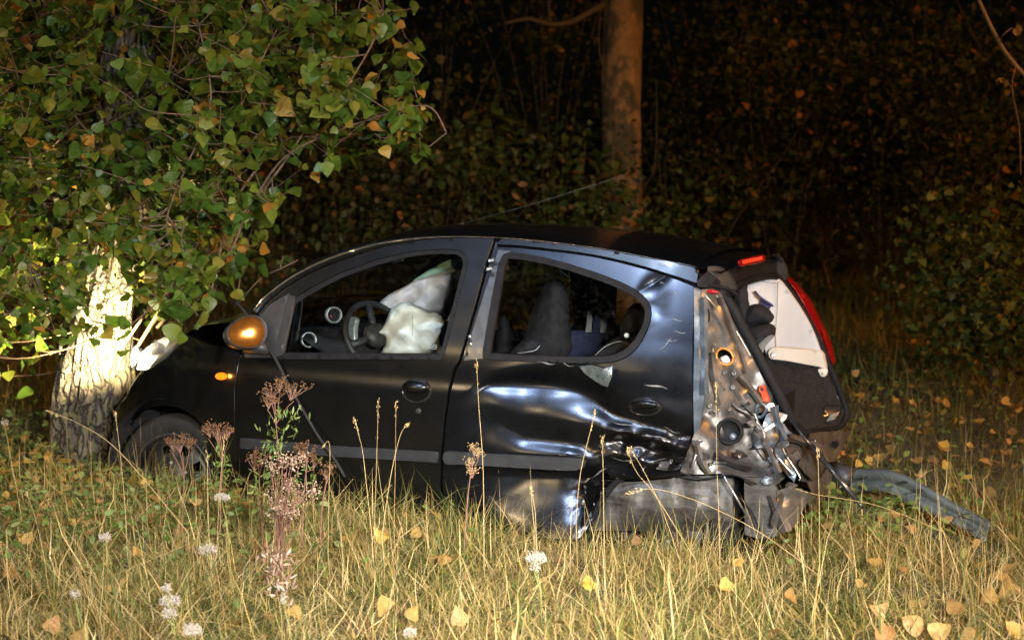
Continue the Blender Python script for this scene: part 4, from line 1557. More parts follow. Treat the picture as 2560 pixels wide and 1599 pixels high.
patch('rear_corner_sheet', M['brown_metal'], car, ZC([(1950, 840, -.50), (2050, 830, -.30), (2130, 700, .0), (2160, 720, .05), (2150, 880, .0), (2110, 960, -.1), (2050, 1080, -.25), (1980, 1150, -.40), (1960, 1000, -.50), (1990, 930, -.48)]), 5, .012, 41, 60, .01)
# lower grey box: wheel tub, tyre side, tank
patch('wheel_tub', M['mud_sheet'], car, ZC([(60, 1250, -.70), (120, 1080, -.71), (200, 930, -.70), (300, 840, -.70), (500, 790, -.68), (800, 790, -.69), (1080, 785, -.69), (1310, 800, -.69), (1312, 1000, -.70), (1310, 1230, -.70), (1100, 1260, -.64), (600, 1260, -.62)]), 6, .03, 43, 70, .02, ZC([(300, 960, -.74), (600, 930, -.735), (900, 940, -.73), (1150, 950, -.73), (600, 1100, -.74), (900, 1120, -.735), (1150, 1120, -.73)]))
tubepx('arch_lip', M['rubber'], car, ZC([(90, 1200, -.77), (150, 1060, -.78), (230, 930, -.78), (330, 820, -.78), (420, 785, -.77)]), .014, 8)
patch('lower_panel', M['mud_sheet'], car, ZC([(1410, 800, -.72), (1560, 810, -.72), (1660, 850, -.70), (1700, 930, -.69), (1690, 1080, -.68), (1700, 1300, -.66), (1560, 1330, -.66), (1415, 1290, -.67)]), 6, .014, 47, 60, .02)
patch('hanging_sheet', M['steel'], car, ZC([(1690, 920, -.71), (1780, 890, -.70), (1900, 900, -.62), (1985, 960, -.55), (1900, 1100, -.60), (1830, 1230, -.64), (1730, 1240, -.70), (1700, 1130, -.72)]), 4, .03, 53, 45, .004)
patch('gap_shade_sheet', M['rubber'], car, ZC([(1300, 770, -.60), (1420, 770, -.60), (1415, 1320, -.58), (1300, 1300, -.58)]), 10, .02, 57, 40, .01)  # black sheet standing in for the shade inside the gap
patch('arch_edge', M['paint_dent'], car, ZC([(30, 870, -.80), (70, 830, -.80), (190, 830, -.79), (330, 820, -.78), (260, 900, -.76), (180, 1010, -.76), (110, 1110, -.77), (60, 1020, -.80)]), 5, .03, 61, 30, .006)
MB().tube([lY(1807, 1184, -.76), lY(1872, 1298, -.74)], .0042, 8).build('steel_rod', M['steel'], car)


def fold(name, mat, parent, p0, p1, w0, w1, y0, y1, h, wav=0):
    """a creased strip of sheet: sharp ridge along its length, edges turned back"""
    ax = np.array([p1[0] - p0[0], p1[1] - p0[1]], float)
    L = np.hypot(*ax)
    ax /= L
    nx = np.array([-ax[1], ax[0]])
    n_ = 12
    mb = MB()

    def vf(u, v):
        s_ = 2 * v - 1
        w = lerp(w0, w1, u) * (1 + .18 * sin(u * 5 + p0[1]))
        c = np.array(p0) + ax * L * u + nx * (wav * sin(u * 4 + p0[0]) + s_ * w)
        return lY(float(c[0]), float(c[1]), lerp(y0, y1, u) - h * (1 - abs(s_)) + .005 * sin(u * 9 + p0[0]))
    mb.grid(vf, n_, 4)
    return mb.build(name, M[mat], parent, True, 28)


fold('sheet_fold', 'blue_metal', car, (1757, 742), (1764, 985), 7, 13, -.70, -.77, .022, 2)
fold('sheet_fold', 'inner_metal', car, (1800, 742), (1868, 930), 6, 9, -.60, -.585, .020, 2)
fold('sheet_fold', 'inner_metal', car, (1778, 880), (1800, 1010), 9, 12, -.70, -.72, .022, 2)
fold('sheet_fold', 'inner_metal', car, (1850, 940), (1905, 1010), 10, 6, -.60, -.56, .022, 2)
fold('sheet_fold', 'blue_metal', car, (1935, 1015), (1960, 1100), 12, 8, -.60, -.64, .024, 3)
fold('sheet_fold', 'steel', car, (1888, 1070), (1950, 1180), 5, 9, -.71, -.70, .020, 4)
fold('sheet_fold', 'inner_metal', car, (1740, 1110), (1772, 1185), 10, 7, -.80, -.78, .022, 3)
fold('sheet_fold', 'dark_metal', car, (1790, 1140), (1880, 1168), 12, 9, -.765, -.74, .026, 3)
fold('sheet_fold', 'brown_metal', car, (1975, 1090), (2055, 1130), 10, 14, -.58, -.30, .04, 3)
fold('sheet_fold', 'brown_metal', car, (1965, 1140), (2040, 1185), 9, 12, -.62, -.36, .04, 3)
fold('sheet_fold', 'inner_metal', car, (1930, 1235), (1962, 1330), 10, 14, -.72, -.69, .03, 4)
fold('sheet_fold', 'steel', car, (1952, 1230), (1938, 1318), 6, 8, -.735, -.715, .02, 4)
fold('sheet_fold', 'paint_dent', car, (1480, 1215), (1452, 1330), 13, 10, -.80, -.79, .035, 3)
fold('sheet_fold', 'paint_dent', car, (1520, 1188), (1700, 1182), 8, 10, -.81, -.81, .022, 3)
rs = random.Random(77)
for k, (x, y, yy, w, mt) in enumerate(((1742, 1106, -.80, 26, 'steel'), (1758, 1140, -.79, 30, 'dark_metal'), (1800, 1150, -.77, 34, 'inner_metal'), (1850, 1135, -.74, 36, 'dark_metal'), (1880, 1060, -.69, 24, 'inner_metal'),
                                  (1900, 1110, -.70, 30, 'blue_metal'), (1935, 1150, -.70, 34, 'blue_metal'), (1960, 1110, -.66, 26, 'inner_metal'), (1985, 1140, -.58, 32, 'brown_metal'), (2030, 1110, -.30, 36, 'brown_metal'),
                                  (2060, 1150, -.20, 30, 'steel'), (1920, 1200, -.72, 34, 'blue_metal'), (1975, 1215, -.66, 30, 'brown_metal'), (1700, 1150, -.81, 30, 'paint_dent'), (1660, 1165, -.82, 34, 'inner_metal'),
                                  (1600, 1172, -.82, 30, 'paint_dent'), (1545, 1190, -.81, 30, 'steel'), (1500, 1230, -.80, 30, 'paint_dent'), (1475, 1285, -.79, 26, 'blue_metal'), (2090, 1110, .2, 26, 'dark_metal'), (1870, 1010, -.66, 20, 'inner_metal'))):
    n_ = rs.randint(5, 7)
    a0_ = rs.uniform(0, 6)
    pts = []
    for j in range(n_):
        a_2 = a0_ + 2 * pi * j / n_ + rs.uniform(-.3, .3)
        r_ = w * rs.uniform(.25, .62)
        pts.append((x + r_ * cos(a_2) * 1.1, y + r_ * sin(a_2) * .75, yy + rs.uniform(-.025, .02)))
    patch('torn_shard', M[mt], car, pts, 3.5, .045, 200 + k, 34, .003)
for k, pts in enumerate(([(1862, 1020, -.66), (1890, 1050, -.70), (1880, 1100, -.72), (1910, 1150, -.72)], [(1936, 1040, -.6), (1950, 1090, -.66), (1935, 1130, -.70), (1970, 1190, -.70)], [(1700, 1180, -.80), (1760, 1196, -.79), (1830, 1186, -.78), (1890, 1210, -.76)], [(1845, 1240, -.72), (1880, 1280, -.72), (1900, 1330, -.72)])):
    tubepx('wire', M['rubber'], car, pts, .0035, 6)
# black gas strut hanging out of the hatch
g0, g1 = lY(1975, 1050, -.45), lY(2157, 1268, -.62)
gs = MB().tube([g0, g0.lerp(g1, .33)], .005, 10)
gs.tube([g0.lerp(g1, .30), g0.lerp(g1, .93)], .0105, 12)
gs.tube([g0.lerp(g1, .90), g1], .008, 10)
gs.build('gas_strut', M['rod'], car)
# black box added behind the torn corner so that no light leaks through
b = MB()
b.box((3.0, -.30, .62), (.72, .30, .5))
b.build('light_stop_box', M['rubber'], car, False)
b = MB()
b.box((1.75, 0, .16), (2.3, 1.44, .10))
b.build('underbody', M['rubber'], car, False)
b = MB()
b.box((1.02, 0, .60), (.05, 1.3, .75))
b.build('bulkhead', M['rubber'], car, False)
b = MB()
b.box((.72, 0, .55), (.55, 1.0, .5))
b.build('engine_block', M['rubber'], car, False)

# loose rubber strip hanging across the front door, from the screen base to the sill
st_pts = [(588, 752, -.70), (620, 790, -.77), (660, 852, -.80), (690, 900, -.825), (720, 958, -.83), (760, 1030, -.835), (800, 1096, -.845), (838, 1150, -.85), (862, 1192, -.85)]
stp = [Vector(q) for q in smoothpoly([tuple(lY(*p)) for p in st_pts], 4, False)]
stm = MB().tube([toworld(p) for p in stp], .0065, 8)
strip = stm.build('rubber_strip', simple('grey_rubber_strip', (.016, .016, .018), .7, 0, 20, .2, Specular_IOR_Level=.1))
tag(strip, 'dark grey rubber strip hanging slantwise across the front door', 'rubber strip')

# bent bumper beam lying in the grass behind the car
BE = [((2085, 1172), (2100, 1210), 6.00), ((2130, 1176), (2130, 1222), 5.95), ((2165, 1178), (2168, 1222), 5.88), ((2210, 1178), (2215, 1226), 5.80), ((2260, 1190), (2262, 1250), 5.72),
      ((2320, 1220), (2318, 1276), 5.62), ((2380, 1256), (2370, 1300), 5.52), ((2430, 1282), (2420, 1324), 5.44), ((2478, 1306), (2462, 1352), 5.36)]
bm_ = MB()
prof = []
for (t_, b_, Y) in BE:
    T_, B_ = at(t_[0], t_[1] - 4, Y + .05), at(b_[0], b_[1] + 6, Y)
    out = (B_ - T_)
    n_ = Vector((-.35, -.9, .3)).normalized()
    row = [T_ + Vector((0, .05, -.005)), T_, T_.lerp(B_, .10) + n_ * .012, T_.lerp(B_, .36) + n_ * .014, T_.lerp(B_, .42) - n_ * .012, T_.lerp(B_, .56) - n_ * .014, T_.lerp(B_, .62) + n_ * .008, T_.lerp(B_, .95) + n_ * .008, B_, B_ + Vector((0, .05, -.005))]
    prof.append(row)
k = len(prof[0])
ns = 5
rows = []
for j in range(k):
    rows.append(smoothpoly([tuple(r[j]) for r in prof], ns, False))
cnt = len(rows[0])
bm_.add([p for i in range(cnt) for p in [rows[j][i] for j in range(k)]], [(i * k + j, i * k + j + 1, (i + 1) * k + j + 1, (i + 1) * k + j) for i in range(cnt - 1) for j in range(k - 1)])
beam = bm_.build('bumper_beam', M['beam'])
sm_ = beam.modifiers.new('thick', 'SOLIDIFY')
sm_.thickness = .004
tag(beam, 'bent grey steel bumper beam lying in the grass behind the torn rear', 'bumper beam')
for (x, y, Y, w) in ((2163, 1194, 5.87, 10), (2262, 1206, 5.70, 12), (2300, 1226, 5.64, 12), (2240, 1240, 5.72, 9)):
    c0 = at(x, y, Y + .02)
    hb = MB()
    nn = Vector((-.35, -.9, .3)).normalized()
    a = nn.cross(Vector((0, 0, 1))).normalized()
    b2 = nn.cross(a)
    ss = w * .0007
    P = [c0 + nn * .022 + a * ss * 1.8 * cos(t) + b2 * ss * .8 * sin(t) for t in np.linspace(0, 2 * pi, 12, endpoint=False)]
    hb.add(P, [tuple(range(12))])
    hb.build('slot', M['rubber'], beam, False)
bb = MB()
bb.tube([at(2078, 1180, 6.08), at(2128, 1198, 5.96)], .05, 10)
bb.build('beam_end', M['plastic'], beam)

# ------------------------------------------------------------------ vegetation materials
def leafmat(name, stops, rough=.45, trans=.35, spec=.5, patchy=0, mottle=0):
    t = NT(name)
    g = t.n('ShaderNodeNewGeometry')
    oi = t.n('ShaderNodeObjectInfo')
    ad = t.n('ShaderNodeMath', operation='ADD')
    t.l(g.outputs['Random Per Island'], ad.inputs[0])
    t.l(oi.outputs['Random'], ad.inputs[1])
    fr = t.n('ShaderNodeMath', operation='FRACT')
    t.l(ad.outputs[0], fr.inputs[0])
    val = fr.outputs[0]
    if patchy:
        m1 = t.n('ShaderNodeMath', operation='MULTIPLY_ADD')
        t.l(t.noise(1.6, 3, .6), m1.inputs[0])
        m1.inputs[1].default_value = patchy
        m1.inputs[2].default_value = -patchy * .5
        m2 = t.n('ShaderNodeMath', operation='ADD', use_clamp=True)
        t.l(val, m2.inputs[0])
        t.l(m1.outputs[0], m2.inputs[1])
        val = m2.outputs[0]
    c = t.ramp(val, stops)
    c = t.mix(t.mapr(t.noise(70, 5, .7), .5, .8, 0, .35), c, (.06, .04, .015))
    if mottle:
        c = t.mix(t.mapr(t.noise(4.5, 6, .7), .45, .68, 0, mottle), c, (.11, .05, .018))
    b = t.n('ShaderNodeBsdfPrincipled')
    t.l(c, b.inputs['Base Color'])
    b.inputs['Roughness'].default_value = rough
    b.inputs['Specular IOR Level'].default_value = spec
    tl_ = t.n('ShaderNodeBsdfTranslucent')
    mul = t.mix(.4, c, (.10, .14, .01))
    t.l(mul, tl_.inputs[0])
    mx = t.n('ShaderNodeMixShader')
    mx.inputs[0].default_value = trans
    t.l(b.outputs[0], mx.inputs[1])
    t.l(tl_.outputs[0], mx.inputs[2])
    t.l(mx.outputs[0], t.out.inputs[0])
    return t.m


M['poplar'] = leafmat('poplar_leaf', [(0, (.030, .070, .010)), (.35, (.055, .105, .012)), (.7, (.095, .135, .016)), (.9, (.15, .15, .022)), (.96, (.26, .17, .03)), (1, (.30, .13, .025))], .42, .35, .35)
M['yellowleaf'] = leafmat('yellow_leaf', [(0, (.36, .23, .03)), (.4, (.42, .27, .06)), (.7, (.38, .24, .09)), (1, (.28, .13, .04))], .6, .25, .3, 0, .6)
M['brownleaf'] = leafmat('brown_leaf', [(0, (.22, .12, .035)), (.5, (.27, .17, .045)), (1, (.13, .075, .03))], .75, .15, .2, 0, .5)
M['wood_leaf'] = leafmat('undergrowth_leaf', [(0, (.012, .020, .005)), (.5, (.022, .030, .007)), (.8, (.036, .034, .009)), (.95, (.07, .042, .012)), (1, (.20, .075, .02))], .55, .3, .25)  # dimness of the unlit wood is put into this darker leaf colour
M['bush_leaf'] = leafmat('bush_leaf', [(0, (.022, .044, .010)), (.6, (.04, .065, .014)), (.9, (.07, .075, .02)), (1, (.13, .08, .02))], .5, .3, .3)
M['herb'] = leafmat('herb_leaf', [(0, (.06, .11, .02)), (.6, (.11, .17, .03)), (1, (.17, .18, .05))], .6, .3)
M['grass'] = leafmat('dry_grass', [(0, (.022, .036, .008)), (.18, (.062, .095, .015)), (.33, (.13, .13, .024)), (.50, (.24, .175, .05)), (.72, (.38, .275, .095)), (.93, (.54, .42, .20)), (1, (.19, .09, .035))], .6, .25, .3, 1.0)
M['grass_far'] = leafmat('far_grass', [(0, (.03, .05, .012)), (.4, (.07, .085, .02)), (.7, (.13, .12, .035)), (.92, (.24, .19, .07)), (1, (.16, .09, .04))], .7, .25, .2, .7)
M['straw'] = leafmat('straw', [(0, (.30, .22, .09)), (.5, (.40, .31, .15)), (1, (.27, .17, .07))], .6, .15, .3)
M['rust'] = leafmat('rusty_seed', [(0, (.060, .032, .015)), (.5, (.11, .056, .025)), (1, (.17, .095, .042))], .8, .1, .2)
M['fluff'] = leafmat('pink_brown_fluff', [(0, (.17, .10, .07)), (.5, (.27, .18, .13)), (.85, (.38, .28, .21)), (1, (.52, .43, .35))], .9, .2, .1)
M['yarrow'] = leafmat('pale_flower', [(0, (.36, .32, .26)), (.5, (.46, .42, .36)), (1, (.30, .24, .17))], .85, .2, .2)
M['stem_red'] = simple('reddish_stem', (.13, .065, .04), .7, 0, 40, .3)
M['stem_green'] = simple('green_stem', (.16, .17, .05), .7, 0, 40, .3)
M['far_twig'] = simple('far_twig_bark', (.028, .020, .014), .85, 0, 60, .35)  # darker copy of the twig bark, with the wood's dimness in its colour
M['twig'] = simple('twig_bark', (.12, .078, .05), .75, 0, 60, .35)


def bark_mat(name, a, b, c, moss):
    t = NT(name)
    n1 = t.noise(9, 8, .65, stretch=(1, 1, .28))
    col = t.ramp(n1, [(.3, a), (.5, b), (.7, c)])
    col = t.mix(t.mapr(t.noise(16, 6, .7), .48, .62, 0, .8), col, moss)
    vo = t.n('ShaderNodeTexVoronoi', feature='DISTANCE_TO_EDGE')
    vo.inputs['Scale'].default_value = 16
    tc = t.n('ShaderNodeTexCoord')
    mp = t.n('ShaderNodeMapping')
    mp.inputs['Scale'].default_value = (1.2, 1.2, .42)
    t.l(tc.outputs['Object'], mp.inputs[0])
    wn = t.n('ShaderNodeVectorMath', operation='ADD')
    t.l(mp.outputs[0], wn.inputs[0])
    nn = t.n('ShaderNodeTexNoise')
    nn.inputs['Scale'].default_value = 14
    t.l(tc.outputs['Object'], nn.inputs['Vector'])
    sc_ = t.n('ShaderNodeVectorMath', operation='SCALE')
    sc_.inputs['Scale'].default_value = .09
    t.l(nn.outputs['Color'], sc_.inputs[0])
    t.l(sc_.outputs[0], wn.inputs[1])
    t.l(wn.outputs[0], vo.inputs['Vector'])
    crack = t.mapr(vo.outputs['Distance'], 0, .16, 0, 1)
    col = t.mix(crack, tuple(q * .35 for q in a), col)
    hgt_ = t.n('ShaderNodeMath', operation='MULTIPLY_ADD')
    t.l(crack, hgt_.inputs[0])
    hgt_.inputs[1].default_value = .8
    t.l(t.noise(30, 8, .7, stretch=(1, 1, .4)), hgt_.inputs[2])
    bp = t.bump(hgt_.outputs[0], 1.0, .035)
    return t.pbr(col, .9, 0, bp)


M['bark'] = bark_mat('poplar_bark', (.045, .038, .032), (.11, .095, .078), (.18, .16, .13), (.14, .13, .04))
t_ = NT('far_bark')
_c = t_.ramp(t_.noise(6, 7, .6, stretch=(1, 1, .5)), [(.3, (.060, .034, .018)), (.5, (.15, .088, .042)), (.72, (.22, .13, .065))])  # orange lamplight on the trunk is partly put into the bark colour
_c = t_.mix(t_.mapr(t_.noise(3.0, 6, .7), .46, .55, 0, .9), _c, (.022, .022, .012))
M['bark_far'] = t_.pbr(_c, .9, 0, t_.bump(t_.noise(20, 6, .6, stretch=(1, 1, .35)), .8, .04))


def scatter(name, V, T, mats, locs, mat, parent=None, smooth=False, raw=False):
    V = np.asarray(V, float)
    T = np.asarray(T, int)
    n = len(locs)
    P = np.einsum('nij,vj->nvi', mats, V) + locs[:, None, :]
    TT = T[None] + (np.arange(n) * len(V))[:, None, None]
    if raw:
        return P.reshape(-1, 3), TT.reshape(-1, T.shape[1]), mat
    o = npmesh(name, P.reshape(-1, 3), TT.reshape(-1, T.shape[1]), mat, parent, smooth)
    o['kind'] = 'stuff'
    return o


def merge(name, chunks, label):
    """one uncountable mass out of several sown batches"""
    mats = []
    for c in chunks:
        if c[2] not in mats:
            mats.append(c[2])
    off = np.cumsum([0] + [len(c[0]) for c in chunks[:-1]])
    V = np.concatenate([c[0] for c in chunks])
    T = np.concatenate([c[1] + k for c, k in zip(chunks, off)])
    mi = np.concatenate([np.full(len(c[1]), mats.index(c[2])) for c in chunks])
    o = npmesh(name, V, T, None, None, False, mats, mi)
    o['kind'] = 'stuff'
    o['label'] = label
    return o


def rotm(yaw, pitch, roll):
    cy, sy, cp, sp, cr_, sr = np.cos(yaw), np.sin(yaw), np.cos(pitch), np.sin(pitch), np.cos(roll), np.sin(roll)
    Rm = np.empty((len(yaw), 3, 3))
    Rm[:, 0] = np.stack([cy * cp, cy * sp * sr - sy * cr_, cy * sp * cr_ + sy * sr], 1)
    Rm[:, 1] = np.stack([sy * cp, sy * sp * sr + cy * cr_, sy * sp * cr_ - cy * sr], 1)
    Rm[:, 2] = np.stack([-sp, cp * sr, cp * cr_], 1)
    return Rm


def leaf_tpl(kind):
    """a leaf along +x from its stalk, lying in xy, folded a little along the midrib; unit length"""
    if kind == 'poplar':
        half = [(0, .0), (.04, .22), (.16, .42), (.34, .46), (.55, .36), (.76, .20), (.90, .07), (1, 0)]
        stalk = .55
    elif kind == 'oval':
        half = [(0, 0), (.15, .17), (.4, .27), (.7, .20), (1, 0)]
        stalk = .12
    elif kind == 'maple':
        half = [(0, 0), (-.04, .22), (.14, .30), (.20, .52), (.42, .30), (.62, .34), (.72, .14), (1, 0)]
        stalk = .2
    V, T = [], []
    n = len(half)
    for i, (x, y) in enumerate(half):
        wob = .03 * sin(i * 2.3)
        V += [(x, 0, -.03 * x * x), (x, y, .22 * y - .06 * x * x + wob), (x, -y, .22 * y - .06 * x * x - wob)]
    for i in range(n - 1):
        a, b = i * 3, (i + 1) * 3
        if i == 0:
            T += [(a, b, b + 1), (a, b + 2, b)]
        elif i == n - 2:
            T += [(a, b, a + 1), (a, a + 2, b)]
        else:
            T += [(a, b, b + 1), (a, b + 1, a + 1), (a, b + 2, b), (a, a + 2, b + 2)]
    b = len(V)
    V += [(0, .012, 0), (0, -.012, 0), (-stalk * .5, .010, .03), (-stalk * .5, -.010, .03), (-stalk, .008, .10), (-stalk, -.008, .10)]
    T += [(b, b + 2, b + 3), (b, b + 3, b + 1), (b + 2, b + 4, b + 5), (b + 2, b + 5, b + 3)]
    # drop unused copies of the midrib ends
    return np.array(V), np.array(T)


POP = leaf_tpl('poplar')
OVAL = leaf_tpl('oval')
MAP = leaf_tpl('maple')


def trunk_mesh(path, radii, n=40, seg=6, rough=.10, seed=0, zs=2.2, fl=None):
    P = [Vector(q) for q in smoothpoly([tuple(p) for p in path], seg, False)]
    rr = [q[0] for q in smoothpoly([(r, 0) for r in radii], seg, False)]
    V, Fc = [], []
    for i, (p, r) in enumerate(zip(P, rr)):
        for j in range(n):
            th = 2 * pi * j / n
            c = Vector((cos(th) * 2.6, sin(th) * 2.6, p.z * zs + seed))
            c2 = Vector((cos(th) * 4.2, sin(th) * 4.2, p.z * zs * 1.6 + seed))
            f = 1 + rough * (.9 * abs(noise.noise(c)) + .75 * min(.5, 1.6 * abs(noise.noise(c2))) - .55 + .3 * noise.noise(c * 4.5))
            V.append((p.x + cos(th) * r * f, p.y + sin(th) * r * f, p.z))
    for i in range(len(P) - 1):
        for j in range(n):
            j2 = (j + 1) % n
            Fc.append((i * n + j, i * n + j2, (i + 1) * n + j2, (i + 1) * n + j))
    return MB().add(V, Fc)


# ------------------------------------------------------------------ the tree the car ran into
TY = 6.95
tree = empty('poplar_tree', at(235, 1085, TY))
T0 = Vector(tree.location)
tree.location = (T0.x, T0.y, gz(T0.x, T0.y))
T0 = Vector(tree.location)
tag(tree, 'leafy poplar tree struck by the car and lit from below by its headlight', 'tree')
tp = [Vector((T0.x - .02, T0.y, T0.z - .15))] + [at(x, y, Y) for x, y, Y in ((232, 1050, TY), (240, 900, TY), (265, 740, TY), (300, 560, TY + .02), (318, 380, TY + .05), (322, 180, TY + .08), (330, 0, TY + .1), (335, -250, TY + .15), (330, -700, TY + .2))]
tr_ = trunk_mesh([p - T0 for p in tp], [.215, .20, .165, .145, .137, .13, .12, .11, .10, .085], 110, 26, .34, 2, 1.2)
tr_.build('trunk', M['bark'], tree)

CROWN = [(-160, -160), (980, -160), (1000, 0), (1060, 100), (1075, 190), (1090, 260), (1150, 300), (1125, 400), (1040, 400), (960, 385), (880, 400), (830, 430), (770, 440), (740, 470), (690, 520), (660, 600), (640, 680), (560, 735), (500, 800), (450, 830), (400, 850), (300, 870), (200, 850), (130, 900), (100, 960), (40, 930), (-160, 960)]
NT_ = 660
cand = []
rt = random.Random(3)
while len(cand) < NT_:
    x, y = rt.uniform(-150, 1105), rt.uniform(-150, 960)
    if not inpoly(np.array([(x, y)]), CROWN)[0]:
        continue
    e = float(segdist([(x, y)], CROWN)[0])
    # thinner towards the tips and around the lit trunk
    dn = min(1, .35 + e / 160)
    dn *= 1 - .55 * exp(-((x - 760) / 140) ** 2 - ((y - 560) / 110) ** 2)
    dn *= 1 - .35 * exp(-((x - 300) / 70) ** 2 - ((y - 760) / 70) ** 2)
    if x > 840:
        dn *= .62
    if rt.random() > dn:
        continue
    far = sstep(300, 1100, x)
    Y = rt.uniform(lerp(6.5, 6.6, far), lerp(8.9, 7.6, far))
    if y > 700 and 120 < x < 520:
        Y = rt.uniform(6.6, 7.3) if rt.random() < .55 else rt.uniform(7.9, 8.6)
    if math.hypot((x - 315) / 85, (y - 765) / 85) < 1 and Y - .62 < 6.9 and rt.random() < .6:
        continue
    p = at(x, y, Y - .62)
    q = tolocal(p)
    if -.1 < q.x < 3.4 and abs(q.y) < .85 and q.z < 1.15:
        continue
    cand.append(p)
for k in range(70):
    x, y = rt.gauss(320, 95), rt.uniform(600, 850)
    if x > 480 and y > 780:
        continue
    p = at(x, y, rt.choice((rt.uniform(6.2, 6.6), rt.uniform(6.9, 7.4), rt.uniform(7.1, 7.6), rt.uniform(7.1, 7.6))))
    q = tolocal(p)
    if -.1 < q.x < 3.4 and abs(q.y) < .85 and q.z < 1.12:
        continue
    cand.append(p)
for k in range(38):
    cand.append(at(rt.gauss(290, 75), rt.uniform(330, 690), rt.uniform(6.15, 6.7)))
# main limbs: traced visible branches plus generated ones
LIMB = [
    [(330, 900, 7.6), (420, 760, 7.5), (560, 640, 7.3), (620, 540, 7.2), (690, 400, 7.1), (800, 350, 7.0), (930, 300, 6.95), (1060, 262, 6.9), (1120, 330, 6.9)],
    [(400, 820, 7.5), (500, 700, 7.35), (590, 560, 7.2), (700, 420, 7.1), (790, 280, 7.0), (850, 240, 7.0), (922, 125, 6.95), (960, 40, 6.95)],
    [(350, 860, 7.55), (480, 640, 7.3), (545, 500, 7.2), (560, 380, 7.1), (640, 200, 7.0), (700, 60, 7.0)],
    [(300, 880, 7.5), (390, 760, 7.2), (440, 690, 7.0), (420, 560, 6.9), (470, 420, 6.85), (520, 260, 6.8), (500, 60, 6.8)],
    [(250, 900, 7.5), (180, 720, 7.2), (120, 560, 7.0), (70, 400, 6.9), (40, 180, 6.8)],
    [(260, 860, 7.5), (140, 700, 7.1), (40, 640, 6.9), (-60, 560, 6.8)],
    [(310, 520, 7.7), (380, 330, 7.4), (420, 180, 7.2), (440, 0, 7.1)],
    [(300, 480, 7.7), (260, 330, 7.3), (230, 160, 7.1), (150, 40, 7.0)],
    [(310, 420, 7.7), (180, 280, 7.4), (100, 60, 7.3), (40, -60, 7.3)],
    [(320, 300, 7.75), (480, 160, 7.5), (640, 60, 7.3), (820, 0, 7.2), (940, -40, 7.2)],
    [(320, 640, 7.7), (520, 560, 7.6), (700, 360, 7.5), (860, 340, 7.4), (1000, 230, 7.3), (1040, 160, 7.3)],
    [(480, 850, 7.3), (520, 760, 7.2), (545, 640, 7.15), (556, 560, 7.1), (600, 470, 7.1)],
    [(440, 860, 7.4), (460, 700, 7.2), (470, 560, 7.1), (560, 420, 7.0), (660, 330, 6.9)],
    [(330, 600, 7.9), (420, 420, 8.2), (520, 240, 8.4), (600, 60, 8.5)],
    [(300, 560, 7.9), (200, 380, 8.2), (120, 200, 8.4), (60, 60, 8.5)],
]
limb_pts = []
for L_ in LIMB:
    P = [Vector(q) for q in smoothpoly([tuple(at(p[0], p[1], p[2] - .62) + Vector((rt.uniform(-.015, .015), rt.uniform(-.03, .03), rt.uniform(-.015, .015)))) for p in L_], 6, False)]
    n = len(P)
    R0 = rt.uniform(.006, .009)
    MB().tube([p - T0 for p in P], [lerp(R0, .003, (i / (n - 1)) ** .8) for i in range(n)], 7).build('branch', M['twig'], tree)
    limb_pts += P
LP_ = np.array([tuple(p) for p in limb_pts])
# twigs and leaves
tw = MB()
LP, LN = [], []
for c in cand:
    cc = np.array(tuple(c))
    dd = np.linalg.norm(LP_ - cc, axis=1)
    j = int(dd.argmin())
    base = Vector(LP_[j])
    tip = c + Vector((rt.gauss(0, .10), rt.gauss(0, .12), rt.uniform(.0, .16)))
    mid = base.lerp(c, .6) + Vector((rt.gauss(0, .03), rt.gauss(0, .03), -.03))
    q = [base, mid, c, tip] if dd[j] < .8 else [c.lerp(base, .4), c, tip]
    q = [Vector(v) for v in smoothpoly([tuple(v - T0) for v in q], 3, False)]
    tw.tube(q, [lerp(.0028, .0010, i / (len(q) - 1)) for i in range(len(q))], 5, False)
    m = rt.randint(8, 14)
    for i in range(m):
        t = rt.uniform(.35, 1.0)
        kk = min(int(t * (len(q) - 1)), len(q) - 2)
        p = q[kk].lerp(q[kk + 1], t * (len(q) - 1) - kk)
        LP.append(tuple(p + Vector((rt.gauss(0, .035), rt.gauss(0, .04), rt.gauss(0, .03)))))
tw_o = tw.build('twigs', M['twig'], tree)
tw_o['kind'] = 'stuff'
LP = np.array(LP)
n = len(LP)
# leaves hang from their stalks, blades turned mostly outward and up
yaw = rng.uniform(-pi, pi, n)
pit = rng.normal(.55, .45, n)
rol = rng.normal(0, .75, n)
Rm = rotm(yaw, pit, rol)
sz = rng.gamma(7, .0084, n).clip(.026, .115)
Wp = LP + np.array(T0)
# no leaves inside the car
keep = np.array([not ((lambda q: -.05 < q.x < 3.4 and abs(q.y) < .83 and q.z < 1.08)(tolocal(p))) for p in Wp])
LP, Rm, sz, Wp = LP[keep], Rm[keep], sz[keep], Wp[keep]
n = len(LP)
pxx = 1280 + F * Wp[:, 0] / Wp[:, 1]
dist = np.linalg.norm(Wp - np.array([0, 0, CAMZ]), axis=1)
big = sz / dist
big[(pxx < 0) | (Wp[:, 2] - CAMZ > Wp[:, 1] * .10)] = 0
order = np.argsort(-big)
top = order[:300]
rest = order[300:]
me_leaf = []
for v in range(3):
    V = POP[0].copy()
    V[:, 2] += .05 * np.sin(V[:, 0] * 7 + v * 2) + V[:, 1] * .12 * (v - 1)
    me = bpy.data.meshes.new('leaf')
    me.from_pydata(V.tolist(), [], POP[1].tolist())
    me.materials.append(M['poplar'])
    me_leaf.append(me)
for i in top:
    o = link(bpy.data.objects.new('leaf', me_leaf[i % 3]))
    o.parent = tree
    o.matrix_local = Matrix.Translation(Vector(LP[i])) @ (Matrix(Rm[i].tolist()) * 1.0).to_4x4() @ Matrix.Scale(float(sz[i]), 4)
